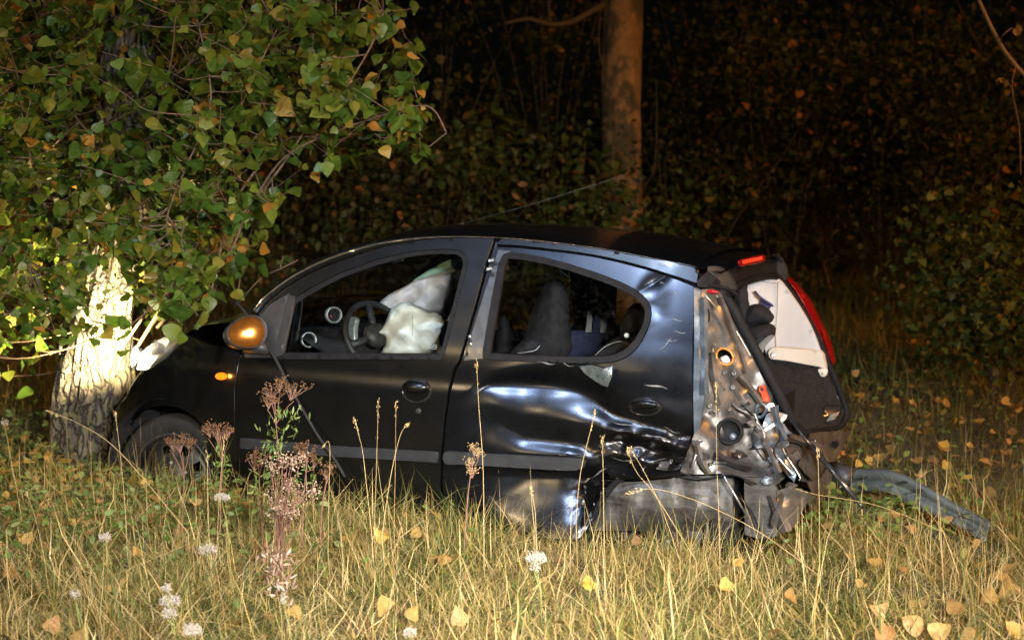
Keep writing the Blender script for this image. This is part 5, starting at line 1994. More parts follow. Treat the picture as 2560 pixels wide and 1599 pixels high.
lo_ = scatter('leaves', POP[0], POP[1], Rm[rest] * sz[rest][:, None, None], LP[rest], M['poplar'], tree)
lo_['kind'] = 'stuff'


# ------------------------------------------------------------------ wood behind
def far_trunk(name, label, px, Y, w, lean=0, mat='bark_far', top=5.5, seed=1):
    b0 = at(px, 520, Y)
    b0.z = gz(b0.x, b0.y) - .1
    root = empty(name, b0)
    tag(root, label, 'tree', 'trees of the dark wood')
    zs = [0, .5, 1.2, 2.2, 3.4, top]
    trunk_mesh([(lean * z + .02 * sin(z * 2 + seed), .02 * cos(z * 1.7), z) for z in zs], [w * 1.3, w * 1.06, w, w * .98, w * .95, w * .85], 26, 5, .10, seed, 1.0).build('trunk', M[mat], root)
    return root, b0


ft, fb = far_trunk('beech_tree', 'thick bare trunk behind the car roof lit orange on its edge', 1562, 12.6, .175, -.012)
br = lambda pts, r0, root, o0: MB().tube([Vector(q) - o0 for q in smoothpoly([tuple(at(*p)) for p in pts], 5, False)], [lerp(r0, r0 * .35, i / ((len(pts) - 1) * 5)) for i in range((len(pts) - 1) * 5 + 1)], 7).build('branch', M['far_twig'], root)
br([(1520, 10, 12.6), (1480, 28, 12.5), (1430, 55, 12.4), (1378, 62, 12.3), (1320, 48, 12.2), (1260, 60, 12.2)], .035, ft, fb)
br([(1376, 60, 12.3), (1372, 0, 12.3), (1380, -60, 12.3)], .014, ft, fb)
br([(1520, 205, 12.5), (1500, 140, 12.4), (1498, 60, 12.4), (1510, -20, 12.4)], .010, ft, fb)
br([(1608, 470, 12.5), (1636, 420, 12.3), (1642, 300, 12.2), (1640, 200, 12.2)], .010, ft, fb)
far_trunk('alder_tree', 'dim trunk rising beside the top corner of the poplar', 30, 11.0, .15, .01, seed=4)

SHR = [  # px centre, depth, ground radius, height, leaves, label, leaf material
    (560, 11.6, 1.1, 1.9, 1500, 'dark shrub between the poplar and the windscreen', 0),
    (860, 12.0, 1.1, 2.0, 1500, 'dark shrub behind the front of the car roof', 0),
    (1150, 12.3, 1.2, 1.9, 1700, 'low dark shrub behind the aerial', 0),
    (1400, 12.0, 1.0, 1.75, 1700, 'greenish shrub at the foot of the thick trunk', 1),
    (1730, 12.8, 1.2, 2.1, 1500, 'dark shrub beside the thick trunk above the rear door', 0),
    (1960, 13.2, 1.2, 2.6, 1700, 'tall dark shrub behind the spoiler', 0),
    (2220, 13.0, 1.2, 2.6, 1800, 'dark shrub with orange leaves behind the open grass', 0),
    (2450, 12.0, 1.1, 2.5, 1700, 'dark shrub at the edge of the wood behind the small bush', 0),
    (700, 14.5, 1.5, 4.4, 1500, 'tall bush deep in the wood beyond the poplar tips', 0),
    (1050, 14.8, 1.6, 4.4, 1800, 'tall dark bush filling the wood before the thick trunk', 0),
    (1380, 15.2, 1.5, 4.6, 1300, 'tall bush hidden in shadow behind the bare side branch', 0),
    (1780, 15.0, 1.6, 4.6, 2200, 'tall bush right behind the thick trunk with a few orange leaves', 0),
    (2080, 15.2, 1.6, 4.6, 2200, 'tall leafy bush in the wood above the red brake light', 0),
    (2360, 14.6, 1.6, 4.4, 2200, 'tall bush with scattered orange leaves under the slanting bough', 0),
    (2640, 13.6, 1.5, 4.2, 1500, 'tall bush cut by the edge of the picture behind the bough', 0),
    (200, 13.5, 1.8, 4.2, 1200, 'dark bush behind the poplar trunk', 0),
    (-60, 10.5, 1.2, 2.4, 900, 'dark bush at the edge of the picture behind the poplar', 0),
]


def shrub(px, Y, rad, hgt, nl, label, kind, seed, leaf=None, size=(.035, .075)):
    b0 = at(px, 700, Y)
    b0.z = gz(b0.x, b0.y) if abs(b0.x) < 9 and b0.y < 14 else .02 * (b0.y - 10)
    root = empty('shrub', b0)
    tag(root, label, 'shrub', 'shrubs of the dark wood')
    r = random.Random(seed)
    g = np.random.default_rng(seed)
    sts = []
    for i in range(9):
        a = r.uniform(0, 2 * pi)
        rr = rad * r.uniform(.2, .95)
        h = hgt * r.uniform(.55, .98)
        pts = [(0.05 * cos(a), .05 * sin(a), -.05), (rr * .35 * cos(a), rr * .35 * sin(a), h * .45), (rr * .8 * cos(a + .3), rr * .8 * sin(a + .3), h * .8), (rr * cos(a + .4), rr * sin(a + .4), h)]
        P = [Vector(q) for q in smoothpoly(pts, 4, False)]
        MB().tube(P, [lerp(.009, .002, k / (len(P) - 1)) for k in range(len(P))], 5, False).build('stem', M['far_twig'], root)
        sts += P[3:]
    # leaf clumps around random points of the crown, so gaps stay between them
    nc = max(14, nl // 45)
    C = []
    for i in range(nc):
        s = sts[r.randrange(len(sts))]
        C.append((s.x + r.gauss(0, rad * .22), s.y + r.gauss(0, rad * .22), max(.1, s.z + r.gauss(0, hgt * .08))))
    C = np.array(C)
    idx = g.integers(0, nc, nl)
    P = C[idx] + g.normal(0, 1, (nl, 3)) * np.array([.16, .16, .11]) * (1 + .15 * hgt)
    P[:, 2] = P[:, 2].clip(.03, hgt * 1.15)
    Rr = rotm(g.uniform(-pi, pi, nl), g.normal(.4, .5, nl), g.normal(0, .7, nl))
    s = g.uniform(*size, nl) * 1.25
    tpl = MAP if seed % 2 else OVAL
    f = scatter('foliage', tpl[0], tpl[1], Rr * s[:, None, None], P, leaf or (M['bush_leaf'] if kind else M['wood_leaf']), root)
    return root


for i, a in enumerate(SHR):
    shrub(*a[:5], a[5], a[6], 100 + i)
sb = shrub(2520, 8.6, .55, 1.15, 1500, 'small green bush at the edge of the picture behind the beam', 1, 301, None, (.028, .06))
del sb['group']
sb2 = shrub(2440, 9.6, .5, .75, 900, 'low green bush spilling onto the grass behind the beam', 1, 303, None, (.025, .05))
del sb2['group']
# mass of far foliage closing the wood
nf = 26000
fx = rng.uniform(-9, 10, nf)
fy = rng.uniform(15.5, 19.5, nf)
fz = rng.uniform(0, 5.2, nf) + .02 * (fy - 10)
cl = np.array([noise.noise(Vector((a * .9, b * .6, c * .9))) for a, b, c in zip(fx, fy, fz)])
kp_ = cl > -.08
fx, fy, fz = fx[kp_], fy[kp_], fz[kp_]
nf = len(fx)
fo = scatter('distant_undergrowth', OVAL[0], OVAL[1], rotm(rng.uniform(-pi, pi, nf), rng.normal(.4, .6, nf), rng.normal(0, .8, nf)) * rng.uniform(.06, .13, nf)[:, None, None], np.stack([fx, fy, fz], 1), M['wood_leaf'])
fo['kind'] = 'stuff'
fo['label'] = 'dark mass of leaves deep in the wood'

# slanting bough and bare twig at the right edge
bg = at(2580, 240, 8.2)
bo = empty('bough', bg)
tag(bo, 'pale slanting bare bough in the upper corner above the small bush', 'branch')
MB().tube([Vector(q) - bg for q in smoothpoly([tuple(at(*p)) for p in ((2420, -60, 8.2), (2460, 30, 8.2), (2500, 110, 8.2), (2540, 165, 8.2), (2600, 230, 8.2), (2680, 330, 8.2))], 5, False)], [lerp(.009, .015, i / 25) for i in range(26)], 8).build('limb', M['twig'], bo)
for pts in ([(2540, 165, 8.2), (2530, 220, 8.15), (2548, 320, 8.1), (2552, 440, 8.1)], [(2530, 220, 8.15), (2504, 195, 8.1), (2490, 205, 8.1)], [(2500, 110, 8.2), (2506, 90, 8.1), (2530, 70, 8.1)]):
    MB().tube([Vector(q) - bg for q in smoothpoly([tuple(at(*p)) for p in pts], 4, False)], .003, 5).build('twig', M['twig'], bo)
for (x, y, s) in ((2500, 205, .05), (2546, 60, .05), (2540, 90, .04), (2520, 200, .04)):
    me = bpy.data.meshes.new('leaf')
    me.from_pydata(OVAL[0].tolist(), [], OVAL[1].tolist())
    me.materials.append(M['brownleaf'])
    o = link(bpy.data.objects.new('leaf', me))
    o.parent = bo
    o.location = at(x, y, 8.1) - bg
    o.rotation_euler = (rt.uniform(0, 6), rt.uniform(0, 6), rt.uniform(0, 6))
    o.scale = (s * 1.4,) * 3

# small sprig with green leaves in front of the screen
sg = at(590, 760, 6.95)
sgo = empty('sprig', sg)
tag(sgo, 'leafy sprig standing over the bonnet by the windscreen pillar', 'sprig')
for pts in ([(585, 770, 7.0), (628, 720, 6.95), (660, 690, 6.95), (700, 672, 6.9), (745, 650, 6.9)], [(700, 672, 6.9), (706, 650, 6.9), (707, 640, 6.9)], [(590, 760, 7.0), (600, 690, 6.95), (590, 640, 6.95), (583, 608, 6.95)]):
    MB().tube([Vector(q) - sg for q in smoothpoly([tuple(at(*p)) for p in pts], 4, False)], .003, 5).build('twig', M['twig'], sgo)
for (x, y, s) in ((707, 643, .05), (690, 655, .04), (722, 652, .045), (668, 682, .05), (676, 676, .04), (728, 684, .05), (738, 682, .04), (670, 705, .04), (648, 725, .04), (733, 645, .035), (620, 735, .045), (590, 620, .06), (596, 650, .05), (606, 668, .05), (584, 606, .045), (602, 700, .05)):
    me = bpy.data.meshes.new('leaf')
    me.from_pydata(OVAL[0].tolist(), [], OVAL[1].tolist())
    me.materials.append(M['bush_leaf'] if x > 610 else M['brownleaf'])
    o = link(bpy.data.objects.new('leaf', me))
    o.parent = sgo
    o.location = at(x, y, 6.9) - sg
    o.rotation_euler = (rt.uniform(-1, 1) + 1, rt.uniform(-.5, .5), rt.uniform(0, 6))
    o.scale = (s * 1.2,) * 3

# ------------------------------------------------------------------ grass
SWARD, COVER, LITTER = [], [], []


def blades(name, X, Y, length, width, lean, mat, mats_seed, label=None, nseg=3, wild=1.0):
    g = np.random.default_rng(mats_seed)
    n = len(X)
    Zg = np.array([gz(a, b) for a, b in zip(X, Y)])
    az = g.uniform(0, 2 * pi, n)
    le = np.abs(lean)
    dirx, diry = np.cos(az), np.sin(az)
    waz = az + pi / 2 + g.normal(0, .5, n)
    wx, wy = np.cos(waz) * width, np.sin(waz) * width
    V = np.zeros((n, (nseg + 1) * 2, 3))
    kink = g.normal(0, .35, (n, nseg + 1)) * wild
    px_, py_, pz_ = X.copy(), Y.copy(), Zg - .015
    for s in range(nseg + 1):
        t = s / nseg
        w = (1 - t ** 1.6) * .5 + .04
        V[:, s * 2] = np.stack([px_ - wx * w, py_ - wy * w, pz_], 1)
        V[:, s * 2 + 1] = np.stack([px_ + wx * w, py_ + wy * w, pz_], 1)
        el = np.clip(pi / 2 - le * (.80 + .5 * t) + kink[:, s] * (.5 + t), -.5, pi / 2)
        st_ = length / nseg
        aa = az + kink[:, s] * .8
        px_ = px_ + np.cos(aa) * np.cos(el) * st_
        py_ = py_ + np.sin(aa) * np.cos(el) * st_
        pz_ = np.maximum(pz_ + np.sin(el) * st_, Zg + .004)
    T = np.array([(2 * s, 2 * s + 1, 2 * s + 3, 2 * s + 2) for s in range(nseg)])
    TT = T[None] + (np.arange(n) * (nseg + 1) * 2)[:, None, None]
    SWARD.append((V.reshape(-1, 3), TT.reshape(-1, 4), mat))


def spots(n, x0, x1, y0, y1, dens_f=None, seed=1, clear=0.0):
    g = np.random.default_rng(seed)
    X = g.uniform(x0, x1, n)
    Y = g.uniform(y0, y1, n)
    # tufts
    X += g.normal(0, .012, n)
    d = np.array([car_d(a, b) for a, b in zip(X, Y)])
    ok = d > clear
    tn = np.array([noise.noise(Vector((a * 2.2, b * 2.2, 5))) for a, b in zip(X, Y)])
    ok &= g.random(n) < np.clip(.75 + tn * .9, .25, 1)
    for (t_, b_, Yb) in BE:
        qb = at(b_[0], b_[1], Yb)
        ok &= ~((np.abs(X - qb.x) < .075) & (Y > qb.y - .22) & (Y < qb.y + .04))
    td = np.hypot(X - T0.x, Y - T0.y)
    ok &= td > .26
    return X[ok], Y[ok], tn[ok]


# near sward: short matted straw, then taller stems
X, Y, tn = spots(105000, -2.1, 2.15, 3.75, 5.9, seed=11)
g_ = np.random.default_rng(5)
blades('grass', X, Y, g_.gamma(4, .036, len(X)).clip(.04, .32) * (1 + .6 * tn), g_.gamma(4, .0008, len(X)).clip(.0012, .0065), g_.normal(1.5, .42, len(X)), M['grass'], 21, 'matted dry grass')
X, Y, tn = spots(30000, -3.6, 3.6, 5.4, 9.2, seed=12)
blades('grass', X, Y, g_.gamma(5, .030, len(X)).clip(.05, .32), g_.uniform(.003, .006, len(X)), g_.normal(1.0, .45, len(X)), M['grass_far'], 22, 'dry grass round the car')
X, Y, tn = spots(26000, -5, 6.5, 9.0, 15.5, seed=13)
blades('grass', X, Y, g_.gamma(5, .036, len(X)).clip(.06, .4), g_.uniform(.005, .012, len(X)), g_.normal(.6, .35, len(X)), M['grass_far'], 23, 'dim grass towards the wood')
# taller straw along the near side of the car
nT = 1500
lx = g_.uniform(.1, 3.5, nT)
ly = -.86 - np.abs(g_.normal(0, .22, nT))
Wt = np.array([tuple(toworld((a, b, 0)))[:2] for a, b in zip(lx, ly)])
blades('grass', Wt[:, 0], Wt[:, 1], g_.gamma(4, .034, nT).clip(.05, .34), g_.uniform(.0014, .003, nT), g_.normal(.7, .4, nT), M['grass'], 24, 'taller straw against the doors', 4, .5)
nT = 800
Xa, Ya = g_.uniform(-2.2, 2.3, nT), g_.uniform(4.1, 5.4, nT)
okk = np.array([car_d(a, b) > .05 for a, b in zip(Xa, Ya)])
blades('grass', Xa[okk], Ya[okk], g_.gamma(6, .045, okk.sum()).clip(.12, .5), g_.uniform(.0016, .0030, okk.sum()), g_.normal(.75, .4, okk.sum()), M['straw'], 25, 'scattered long straws', 5, .5)

nT = 260
lx = g_.uniform(-.1, 1.2, nT)
ly = -.92 - np.abs(g_.normal(0, .16, nT))
Wt = np.array([tuple(toworld((a, b, 0)))[:2] for a, b in zip(lx, ly)])
blades('grass', Wt[:, 0], Wt[:, 1], g_.gamma(6, .042, nT).clip(.10, .42), g_.uniform(.0016, .0036, nT), g_.normal(.5, .3, nT), M['grass'], 26, 'tall tufts before the front wheel', 5, .6)

# clumps
tcx, tcy, tnb = [], [], g_.integers(16, 40, 190)
for nb in tnb:
    cx0, cy0 = g_.uniform(-2.1, 2.2), g_.uniform(4.0, 6.2)
    tcx.append(g_.normal(cx0, .022, nb))
    tcy.append(g_.normal(cy0, .022, nb))
tcx, tcy = np.concatenate(tcx), np.concatenate(tcy)
okk = np.array([car_d(a, b) > .04 for a, b in zip(tcx, tcy)])
for (t_, b_, Yb) in BE:
    qb = at(b_[0], b_[1], Yb)
    okk &= ~((np.abs(tcx - qb.x) < .09) & (tcy > qb.y - .45) & (tcy < qb.y + .06))
tcx, tcy = tcx[okk], tcy[okk]
nT = len(tcx)
blades('grass', tcx, tcy, g_.gamma(6, .033, nT).clip(.08, .34), g_.gamma(5, .0007, nT).clip(.0014, .006), g_.normal(.75, .4, nT), M['grass'], 27, 'clumps', 4, .8)

# low herbs at the left and under the beam
def herbs(n, cx, cy, sx, sy, seed, name='ground_cover'):
    g = np.random.default_rng(seed)
    X = g.normal(cx, sx, n)
    Y = g.normal(cy, sy, n)
    ok = np.array([car_d(a, b) > .03 for a, b in zip(X, Y)])
    X, Y = X[ok], Y[ok]
    n = len(X)
    Z = np.array([gz(a, b) for a, b in zip(X, Y)]) + g.uniform(.02, .14, n)
    o = scatter(name, OVAL[0], OVAL[1], rotm(g.uniform(-pi, pi, n), g.normal(.1, .4, n), g.normal(0, .5, n)) * g.uniform(.02, .05, n)[:, None, None], np.stack([X, Y, Z], 1), M['herb'], raw=True)
    COVER.append(o)


herbs(2400, -1.75, 5.7, .55, .5, 61)
herbs(900, 1.35, 5.7, .35, .25, 62)
herbs(1200, -2.6, 7.0, .7, .6, 63)
herbs(900, 2.2, 8.5, 1.0, .9, 64)

# leaf litter
nl = 900
LX = np.concatenate([g_.normal(-2.3, .8, 420), g_.uniform(-2, 3, 240), g_.normal(2.3, .9, 240)])
LY_ = np.concatenate([g_.normal(6.6, .7, 420), g_.uniform(4.2, 9, 240), g_.normal(8.2, 1.6, 240)])
ok = np.array([car_d(a, b) > .05 for a, b in zip(LX, LY_)]) & (LY_ > 3.5)
LX, LY_ = LX[ok], LY_[ok]
nl = len(LX)
LZ = np.array([gz(a, b) for a, b in zip(LX, LY_)]) + g_.uniform(.03, .09, nl)
lit = scatter('leaf_litter', POP[0], POP[1], rotm(g_.uniform(-pi, pi, nl), g_.normal(0, .35, nl), g_.normal(0, .4, nl)) * g_.uniform(.035, .07, nl)[:, None, None], np.stack([LX, LY_, LZ], 1), M['brownleaf'], raw=True)
LITTER.append(lit)

ny_ = 420
LX = np.concatenate([g_.normal(-2.15, .45, 260), g_.normal(1.9, .9, 160)])
LY_ = np.concatenate([g_.normal(6.1, .55, 260), g_.normal(7.6, 1.3, 160)])
ok = np.array([car_d(a, b) > .05 for a, b in zip(LX, LY_)]) & (LY_ > 5.0)
LX, LY_ = LX[ok], LY_[ok]
ny_ = len(LX)
LZ = np.array([gz(a, b) for a, b in zip(LX, LY_)]) + g_.uniform(.04, .12, ny_)
lit = scatter('leaf_litter', POP[0], POP[1], rotm(g_.uniform(-pi, pi, ny_), g_.normal(0, .5, ny_), g_.normal(0, .6, ny_)) * g_.uniform(.035, .065, ny_)[:, None, None], np.stack([LX, LY_, LZ], 1), M['yellowleaf'], raw=True)
LITTER.append(lit)
merge('grass', SWARD, 'tangled dry and green grass all over the ground')
merge('ground_cover', COVER, 'small green herb leaves among the grass')
merge('leaf_litter', LITTER, 'small brown and yellow leaf litter in the grass')

# fallen leaves one can pick out
FALL = [
    (1955, 1005, 9.0, .12, 0, 'yellow leaf low in the grass at the edge behind the tail light'),
    (70, 1358, 0, .085, 0, 'bright yellow leaf standing on edge left of the front wheel'),
    (165, 1222, 0, .075, 0, 'orange yellow leaf on the litter below the poplar trunk'),
    (100, 1122, 0, .07, 0, 'yellow leaf at the foot of the poplar trunk'),
    (20, 988, 0, .08, 0, 'yellow leaf beside the poplar at the picture edge'),
    (75, 1195, 0, .07, 1, 'tan curled leaf left of the car nose'),
    (210, 1228, 0, .06, 1, 'brown leaf on the litter just before the front bumper'),
    (235, 1238, 0, .06, 0, 'small yellow leaf nearest the front bumper'),
    (110, 1275, 0, .07, 1, 'tan leaf among green herbs at the left'),
    (345, 1385, 0, .06, 1, 'brown leaf below the front wheel'),
    (955, 1340, 0, .085, 0, 'pale yellow leaf standing upright below the front door handle'),
    (1040, 1330, 0, .065, 1, 'brown curled leaf beside the upright pale leaf under the front door'),
    (1110, 1395, 0, .07, 1, 'tan curled leaf below the gap between the doors'),
    (975, 1525, 0, .10, 1, 'big tan curled leaf in the near grass left of the middle'),
    (1028, 1530, 0, .07, 1, 'rusty leaf right of the big tan curled leaf'),
    (1148, 1545, 0, .08, 0, 'pale leaf half sunk in the near grass below the doors'),
    (1470, 1460, 0, .075, 0, 'orange yellow leaf in the grass below the torn wheel arch'),
    (1590, 1350, 0, .06, 1, 'brown leaf under the torn wheel arch'),
    (1845, 1405, 0, .065, 0, 'yellow leaf below the hanging steel rod'),
    (1815, 1465, 0, .075, 0, 'dull yellow leaf below the crushed corner'),
    (1975, 1490, 0, .06, 1, 'tan leaf in the grass right of the crushed corner'),
    (2155, 1455, 0, .065, 0, 'orange yellow leaf alone in the middle of the right grass'),
    (2240, 1290, 0, .065, 0, 'bright yellow leaf in the grass under the bumper beam'),
    (2280, 1320, 0, .06, 0, 'yellow leaf just below the bright one under the beam'),
    (2205, 1293, 0, .055, 0, 'small yellow leaf left of the bright one under the beam'),
    (2365, 1165, 0, .07, 0, 'round yellow leaf in the grass above the beam'),
    (2300, 1190, 0, .06, 0, 'narrow yellow leaf touching the top of the beam'),
    (2108, 1140, 0, .05, 0, 'small orange leaf beside the gas strut'),
    (2170, 980, 9.0, .13, 0, 'large yellow leaf on the dim grass behind the hatch'),
    (2195, 1530, 0, .085, 0, 'yellow leaf near the lower right corner with curled rim'),
    (2285, 1560, 0, .10, 0, 'large pale yellow leaf in the lower right corner'),
    (2350, 1580, 0, .10, 0, 'pale folded leaf at the bottom right of the large one'),
    (2215, 1590, 0, .085, 0, 'yellow leaf cut by the bottom edge of the picture'),
    (2520, 1470, 0, .09, 1, 'orange brown leaf near the right edge'),
    (2475, 1490, 0, .08, 1, 'curled brown leaf beside the orange brown one at the right'),
    (2390, 1515, 0, .09, 1, 'dull brown leaf lying flat in the right grass'),
    (2430, 1585, 0, .09, 1, 'dark brown leaf at the bottom right edge'),
    (2540, 1580, 0, .08, 0, 'dull yellow leaf in the bottom right corner'),
    (2260, 1345, 0, .05, 1, 'tan leaf in the straw under the beam'),
    (2370, 1297, 0, .05, 0, 'small yellow leaf lying on the beam'),
    (130, 1560, 0, .08, 0, 'dull yellow leaf in the bottom left grass'),
    (190, 1590, 0, .08, 1, 'tan leaf at the bottom left edge of the picture'),
    (735, 1525, 0, .07, 1, 'pale tan leaf right of the tall brown plant'),
]
for (x, y, Yd, s, kind, lab) in FALL:
    if Yd:
        p = at(x, y, Yd)
    else:
        p = atz(x, y, .07)
    me = bpy.data.meshes.new('fallen_leaf')
    V = POP[0].copy()
    V = V[:, [0, 1, 2]]
    cu = rt.choice((-1, 1)) * rt.uniform(.3, 1.5)
    V[:, 2] += cu * (V[:, 1] ** 2) * 1.6 + rt.uniform(-.5, .7) * V[:, 0] ** 2 + .05 * np.sin(V[:, 0] * 9 + x) + .06 * np.sin(V[:, 1] * 11 + y)
    V[:, 0] -= .4
    me.from_pydata(V.tolist(), [], POP[1].tolist())
    me.materials.append(M['yellowleaf'] if kind == 0 else M['brownleaf'])
    me.polygons.foreach_set('use_smooth', [True] * len(me.polygons))
    o = link(bpy.data.objects.new('fallen_leaf', me))
    o.location = p
    o.rotation_euler = (rt.uniform(.2, 1.1), rt.uniform(-.4, .4), rt.uniform(-3, 3))
    o.rotation_euler = (Matrix.Rotation(rt.uniform(.35, 1.0), 3, 'X') @ Matrix.Rotation(rt.uniform(-.4, .4), 3, 'Y') @ Matrix.Rotation(rt.uniform(-3, 3), 3, 'Z')).to_euler()
    o.scale = (s * .78,) * 3
    tag(o, lab, 'leaf', 'fallen leaves')


# ------------------------------------------------------------------ single plants before the car
def cluster(pts, rad, n, seed, size):
    g = np.random.default_rng(seed)
    pts = np.array(pts)
    P = pts[g.integers(0, len(pts), n)] + g.normal(0, rad, (n, 3))
    return P, rotm(g.uniform(-pi, pi, n), g.uniform(-pi, pi, n), g.uniform(-pi, pi, n)) * g.uniform(*size, n)[:, None, None]


BLOB = (np.array([(1, 0, 0), (-1, 0, 0), (0, 1, 0), (0, -1, 0), (0, 0, 1), (0, 0, -1)]) * .5, np.array([(0, 2, 4), (2, 1, 4), (1, 3, 4), (3, 0, 4), (2, 0, 5), (1, 2, 5), (3, 1, 5), (0, 3, 5)]))


def plant(name, label, cat, base_px, Y, stems, heads, group=None):
    """stems: lists of pixel points; heads: (px, py, spread px, count, material, size)"""
    b0 = at(base_px[0], base_px[1], Y)
    b0.z = gz(b0.x, b0.y) - .01
    root = empty(name, b0)
    tag(root, label, cat, group)
    return root, b0


def stem(root, b0, pts, r0, r1, mat):
    P = [Vector(q) - b0 for q in smoothpoly([tuple(at(*p)) for p in pts], 5, False)]
    return MB().tube(P, [lerp(r0, r1, i / (len(P) - 1)) for i in range(len(P))], 6).build('stem', M[mat], root)


# tall brown plant with pinkish fluffy heads
Yp = 4.95
rt2 = random.Random(9)
pr, pb = plant('dry_fleabane', 'tall dried plant with pinkish brown fluffy heads before the front door', 'plant', (690, 1590), 4.72, None, None)
stem(pr, pb, [(690, 1640, 4.72), (694, 1560, 4.72), (692, 1450, 4.73), (698, 1350, 4.75), (700, 1260, 4.78), (715, 1180, 4.8)], .0055, .003, 'stem_red')
hp = []
for i in range(34):
    sx = 700 + rt2.gauss(0, 8)
    sy = rt2.uniform(1290, 1400)
    tx = rt2.gauss(712, 34)
    ty = rt2.uniform(1140, 1290)
    if tx < 640:
        ty = max(ty, 1180)
    Y1 = 4.75 + rt2.gauss(0, .05)
    stem(pr, pb, [(sx, sy, 4.75), ((sx * .6 + tx * .4), (sy + ty) / 2 + 8, (4.75 + Y1) / 2), (tx, ty, Y1)], .0018, .0009, 'stem_red')
    hp.append(tuple(at(tx, ty, Y1) - pb))
P, Rr = cluster(hp, .011, 700, 71, (.005, .011))
scatter('seed_heads', BLOB[0], BLOB[1], Rr, P, M['fluff'], pr)
lw = []
for i in range(60):
    lw.append(tuple(at(694 + rt2.gauss(0, 16), rt2.uniform(1380, 1590), 4.73 + rt2.gauss(0, .03)) - pb))
P, Rr = cluster(lw, .012, 320, 72, (.02, .045))
scatter('dry_leaves', OVAL[0] * np.array([1, .45, 1]), OVAL[1], Rr, P, M['fluff'], pr)


def tansy(label, base, Y, main, heads, leaves, seed, hs=.011, hn=46, mat='rust'):
    r = random.Random(seed)
    root, b0 = plant('seeding_wort', label, 'plant', base, Y, None, None, 'seeding worts before the car')
    stem(root, b0, [(x, y, Y) for x, y in main], .0032, .0018, 'stem_red')
    pts = []
    for (hx, hy, sp) in heads:
        for k in range(13):
            tx, ty = hx + r.gauss(0, sp), hy + r.gauss(0, sp * .55)
            q = at(tx, ty, Y + r.gauss(0, .02))
            pts.append(tuple(q - b0))
            stem(root, b0, [(lerp(hx, main[-1][0], .2), hy + sp * 1.6 + 8, Y), ((hx + tx) / 2, hy + sp * .7, Y), (tx, ty, Y + .0)], .0012, .0008, 'stem_red')
        stem(root, b0, [(main[-2][0], main[-2][1], Y), ((main[-2][0] + hx) / 2, (main[-2][1] + hy) / 2 + 10, Y), (hx, hy + sp * 1.6 + 8, Y)], .0018, .0012, 'stem_red')
    P, Rr = cluster(pts, .0062, int(hn * len(pts) / 8), seed + 50, (.005, hs))
    scatter('seed_heads', BLOB[0] * np.array([.7, .7, 1.3]), BLOB[1], Rr, P, M[mat], root)
    lp = []
    for (x, y) in leaves:
        for k in range(11):
            lp.append(tuple(at(x + r.gauss(0, 16), y + r.gauss(0, 9), Y + r.gauss(0, .02)) - b0))
    if lp:
        P, Rr = cluster(lp, .004, len(lp) * 2, seed + 60, (.016, .032))
        scatter('leaves', OVAL[0] * np.array([1, .5, 1]), OVAL[1], Rr, P, M['herb'], root)
    return root


tansy('green stemmed plant with two rusty seed heads standing before the front door', (690, 1330), 4.92, [(692, 1360), (698, 1240), (696, 1140), (690, 1060), (686, 985)], [(680, 975, 17), (700, 955, 12), (735, 968, 16), (668, 1000, 9)], [(690, 1040), (680, 1075), (735, 1040), (690, 1110), (680, 1130), (728, 1075)], 81)
tansy('shorter plant with a rusty seed head between the front wheel and the door', (545, 1330), 5.2, [(550, 1360), (552, 1240), (556, 1150), (550, 1085)], [(545, 1068, 20), (570, 1076, 11), (520, 1072, 9)], [(548, 1120), (552, 1150), (560, 1180), (540, 1200)], 82)
tansy('plant with a flat rusty seed head right in front of the front wheel', (455, 1330), 5.3, [(452, 1350), (458, 1260), (460, 1190), (456, 1130)], [(450, 1096, 18), (430, 1105, 10), (474, 1102, 8)], [], 83)
tansy('low rusty seed heads left of the pinkish plant at the door sill', (640, 1330), 5.0, [(660, 1360), (650, 1260), (648, 1190), (645, 1160)], [(635, 1150, 14), (655, 1140, 9)], [(650, 1190), (640, 1215)], 84)
tansy('low rusty seed heads right of the pinkish plant at the door sill', (765, 1330), 5.0, [(755, 1360), (760, 1240), (765, 1180), (770, 1140)], [(765, 1125, 15), (785, 1150, 10), (748, 1118, 8)], [(768, 1190), (770, 1160)], 85)
tansy('small brown umbel rising over the sill of the front door', (812, 1330), 5.0, [(800, 1360), (806, 1260), (815, 1210), (818, 1190)], [(815, 1178, 9), (826, 1165, 5)], [], 86, .008, 40)
tansy('pale umbel before the front edge of the rear door', (1165, 1330), 5.0, [(1160, 1380), (1168, 1260), (1176, 1190), (1182, 1150)], [(1186, 1120, 9), (1172, 1152, 8), (1180, 1174, 8), (1196, 1130, 6)], [], 87, .008, 34, 'straw')

# white yarrow heads
YAR = [(555, 1243, 5.05, 20, 'white yarrow head under the front wheel'), (188, 1485, 0, 13, 'small white flower head in the lower left grass'),
       (417, 1470, 0, 14, 'topmost of the three white flower heads at the lower left'), (425, 1502, 0, 26, 'widest white flower head at the lower left'), (424, 1533, 0, 18, 'lowest of the three white flower heads at the lower left'),
       (482, 1575, 0, 24, 'white flower head at the bottom edge left of the brown plant'), (520, 1375, 0, 24, 'faded flower head in the grass left of the brown plant'), (262, 1343, 0, 16, 'faded pinkish flower head below the car nose'),
       (1340, 1395, 0, 27, 'white yarrow head in the grass below the rear door'), (1338, 1418, 0, 14, 'smaller white head just under the one below the rear door'), (1025, 1580, 0, 16, 'white flower head at the bottom edge below the doors'),
       (710, 1498, 0, 8, 'small white bud beside the tall brown plant'), (2350, 1042, 8.6, 16, 'white flower head in the dim grass behind the hatch'), (12, 1055, 6.0, 10, 'white petal shaped head at the left edge by the trunk')]
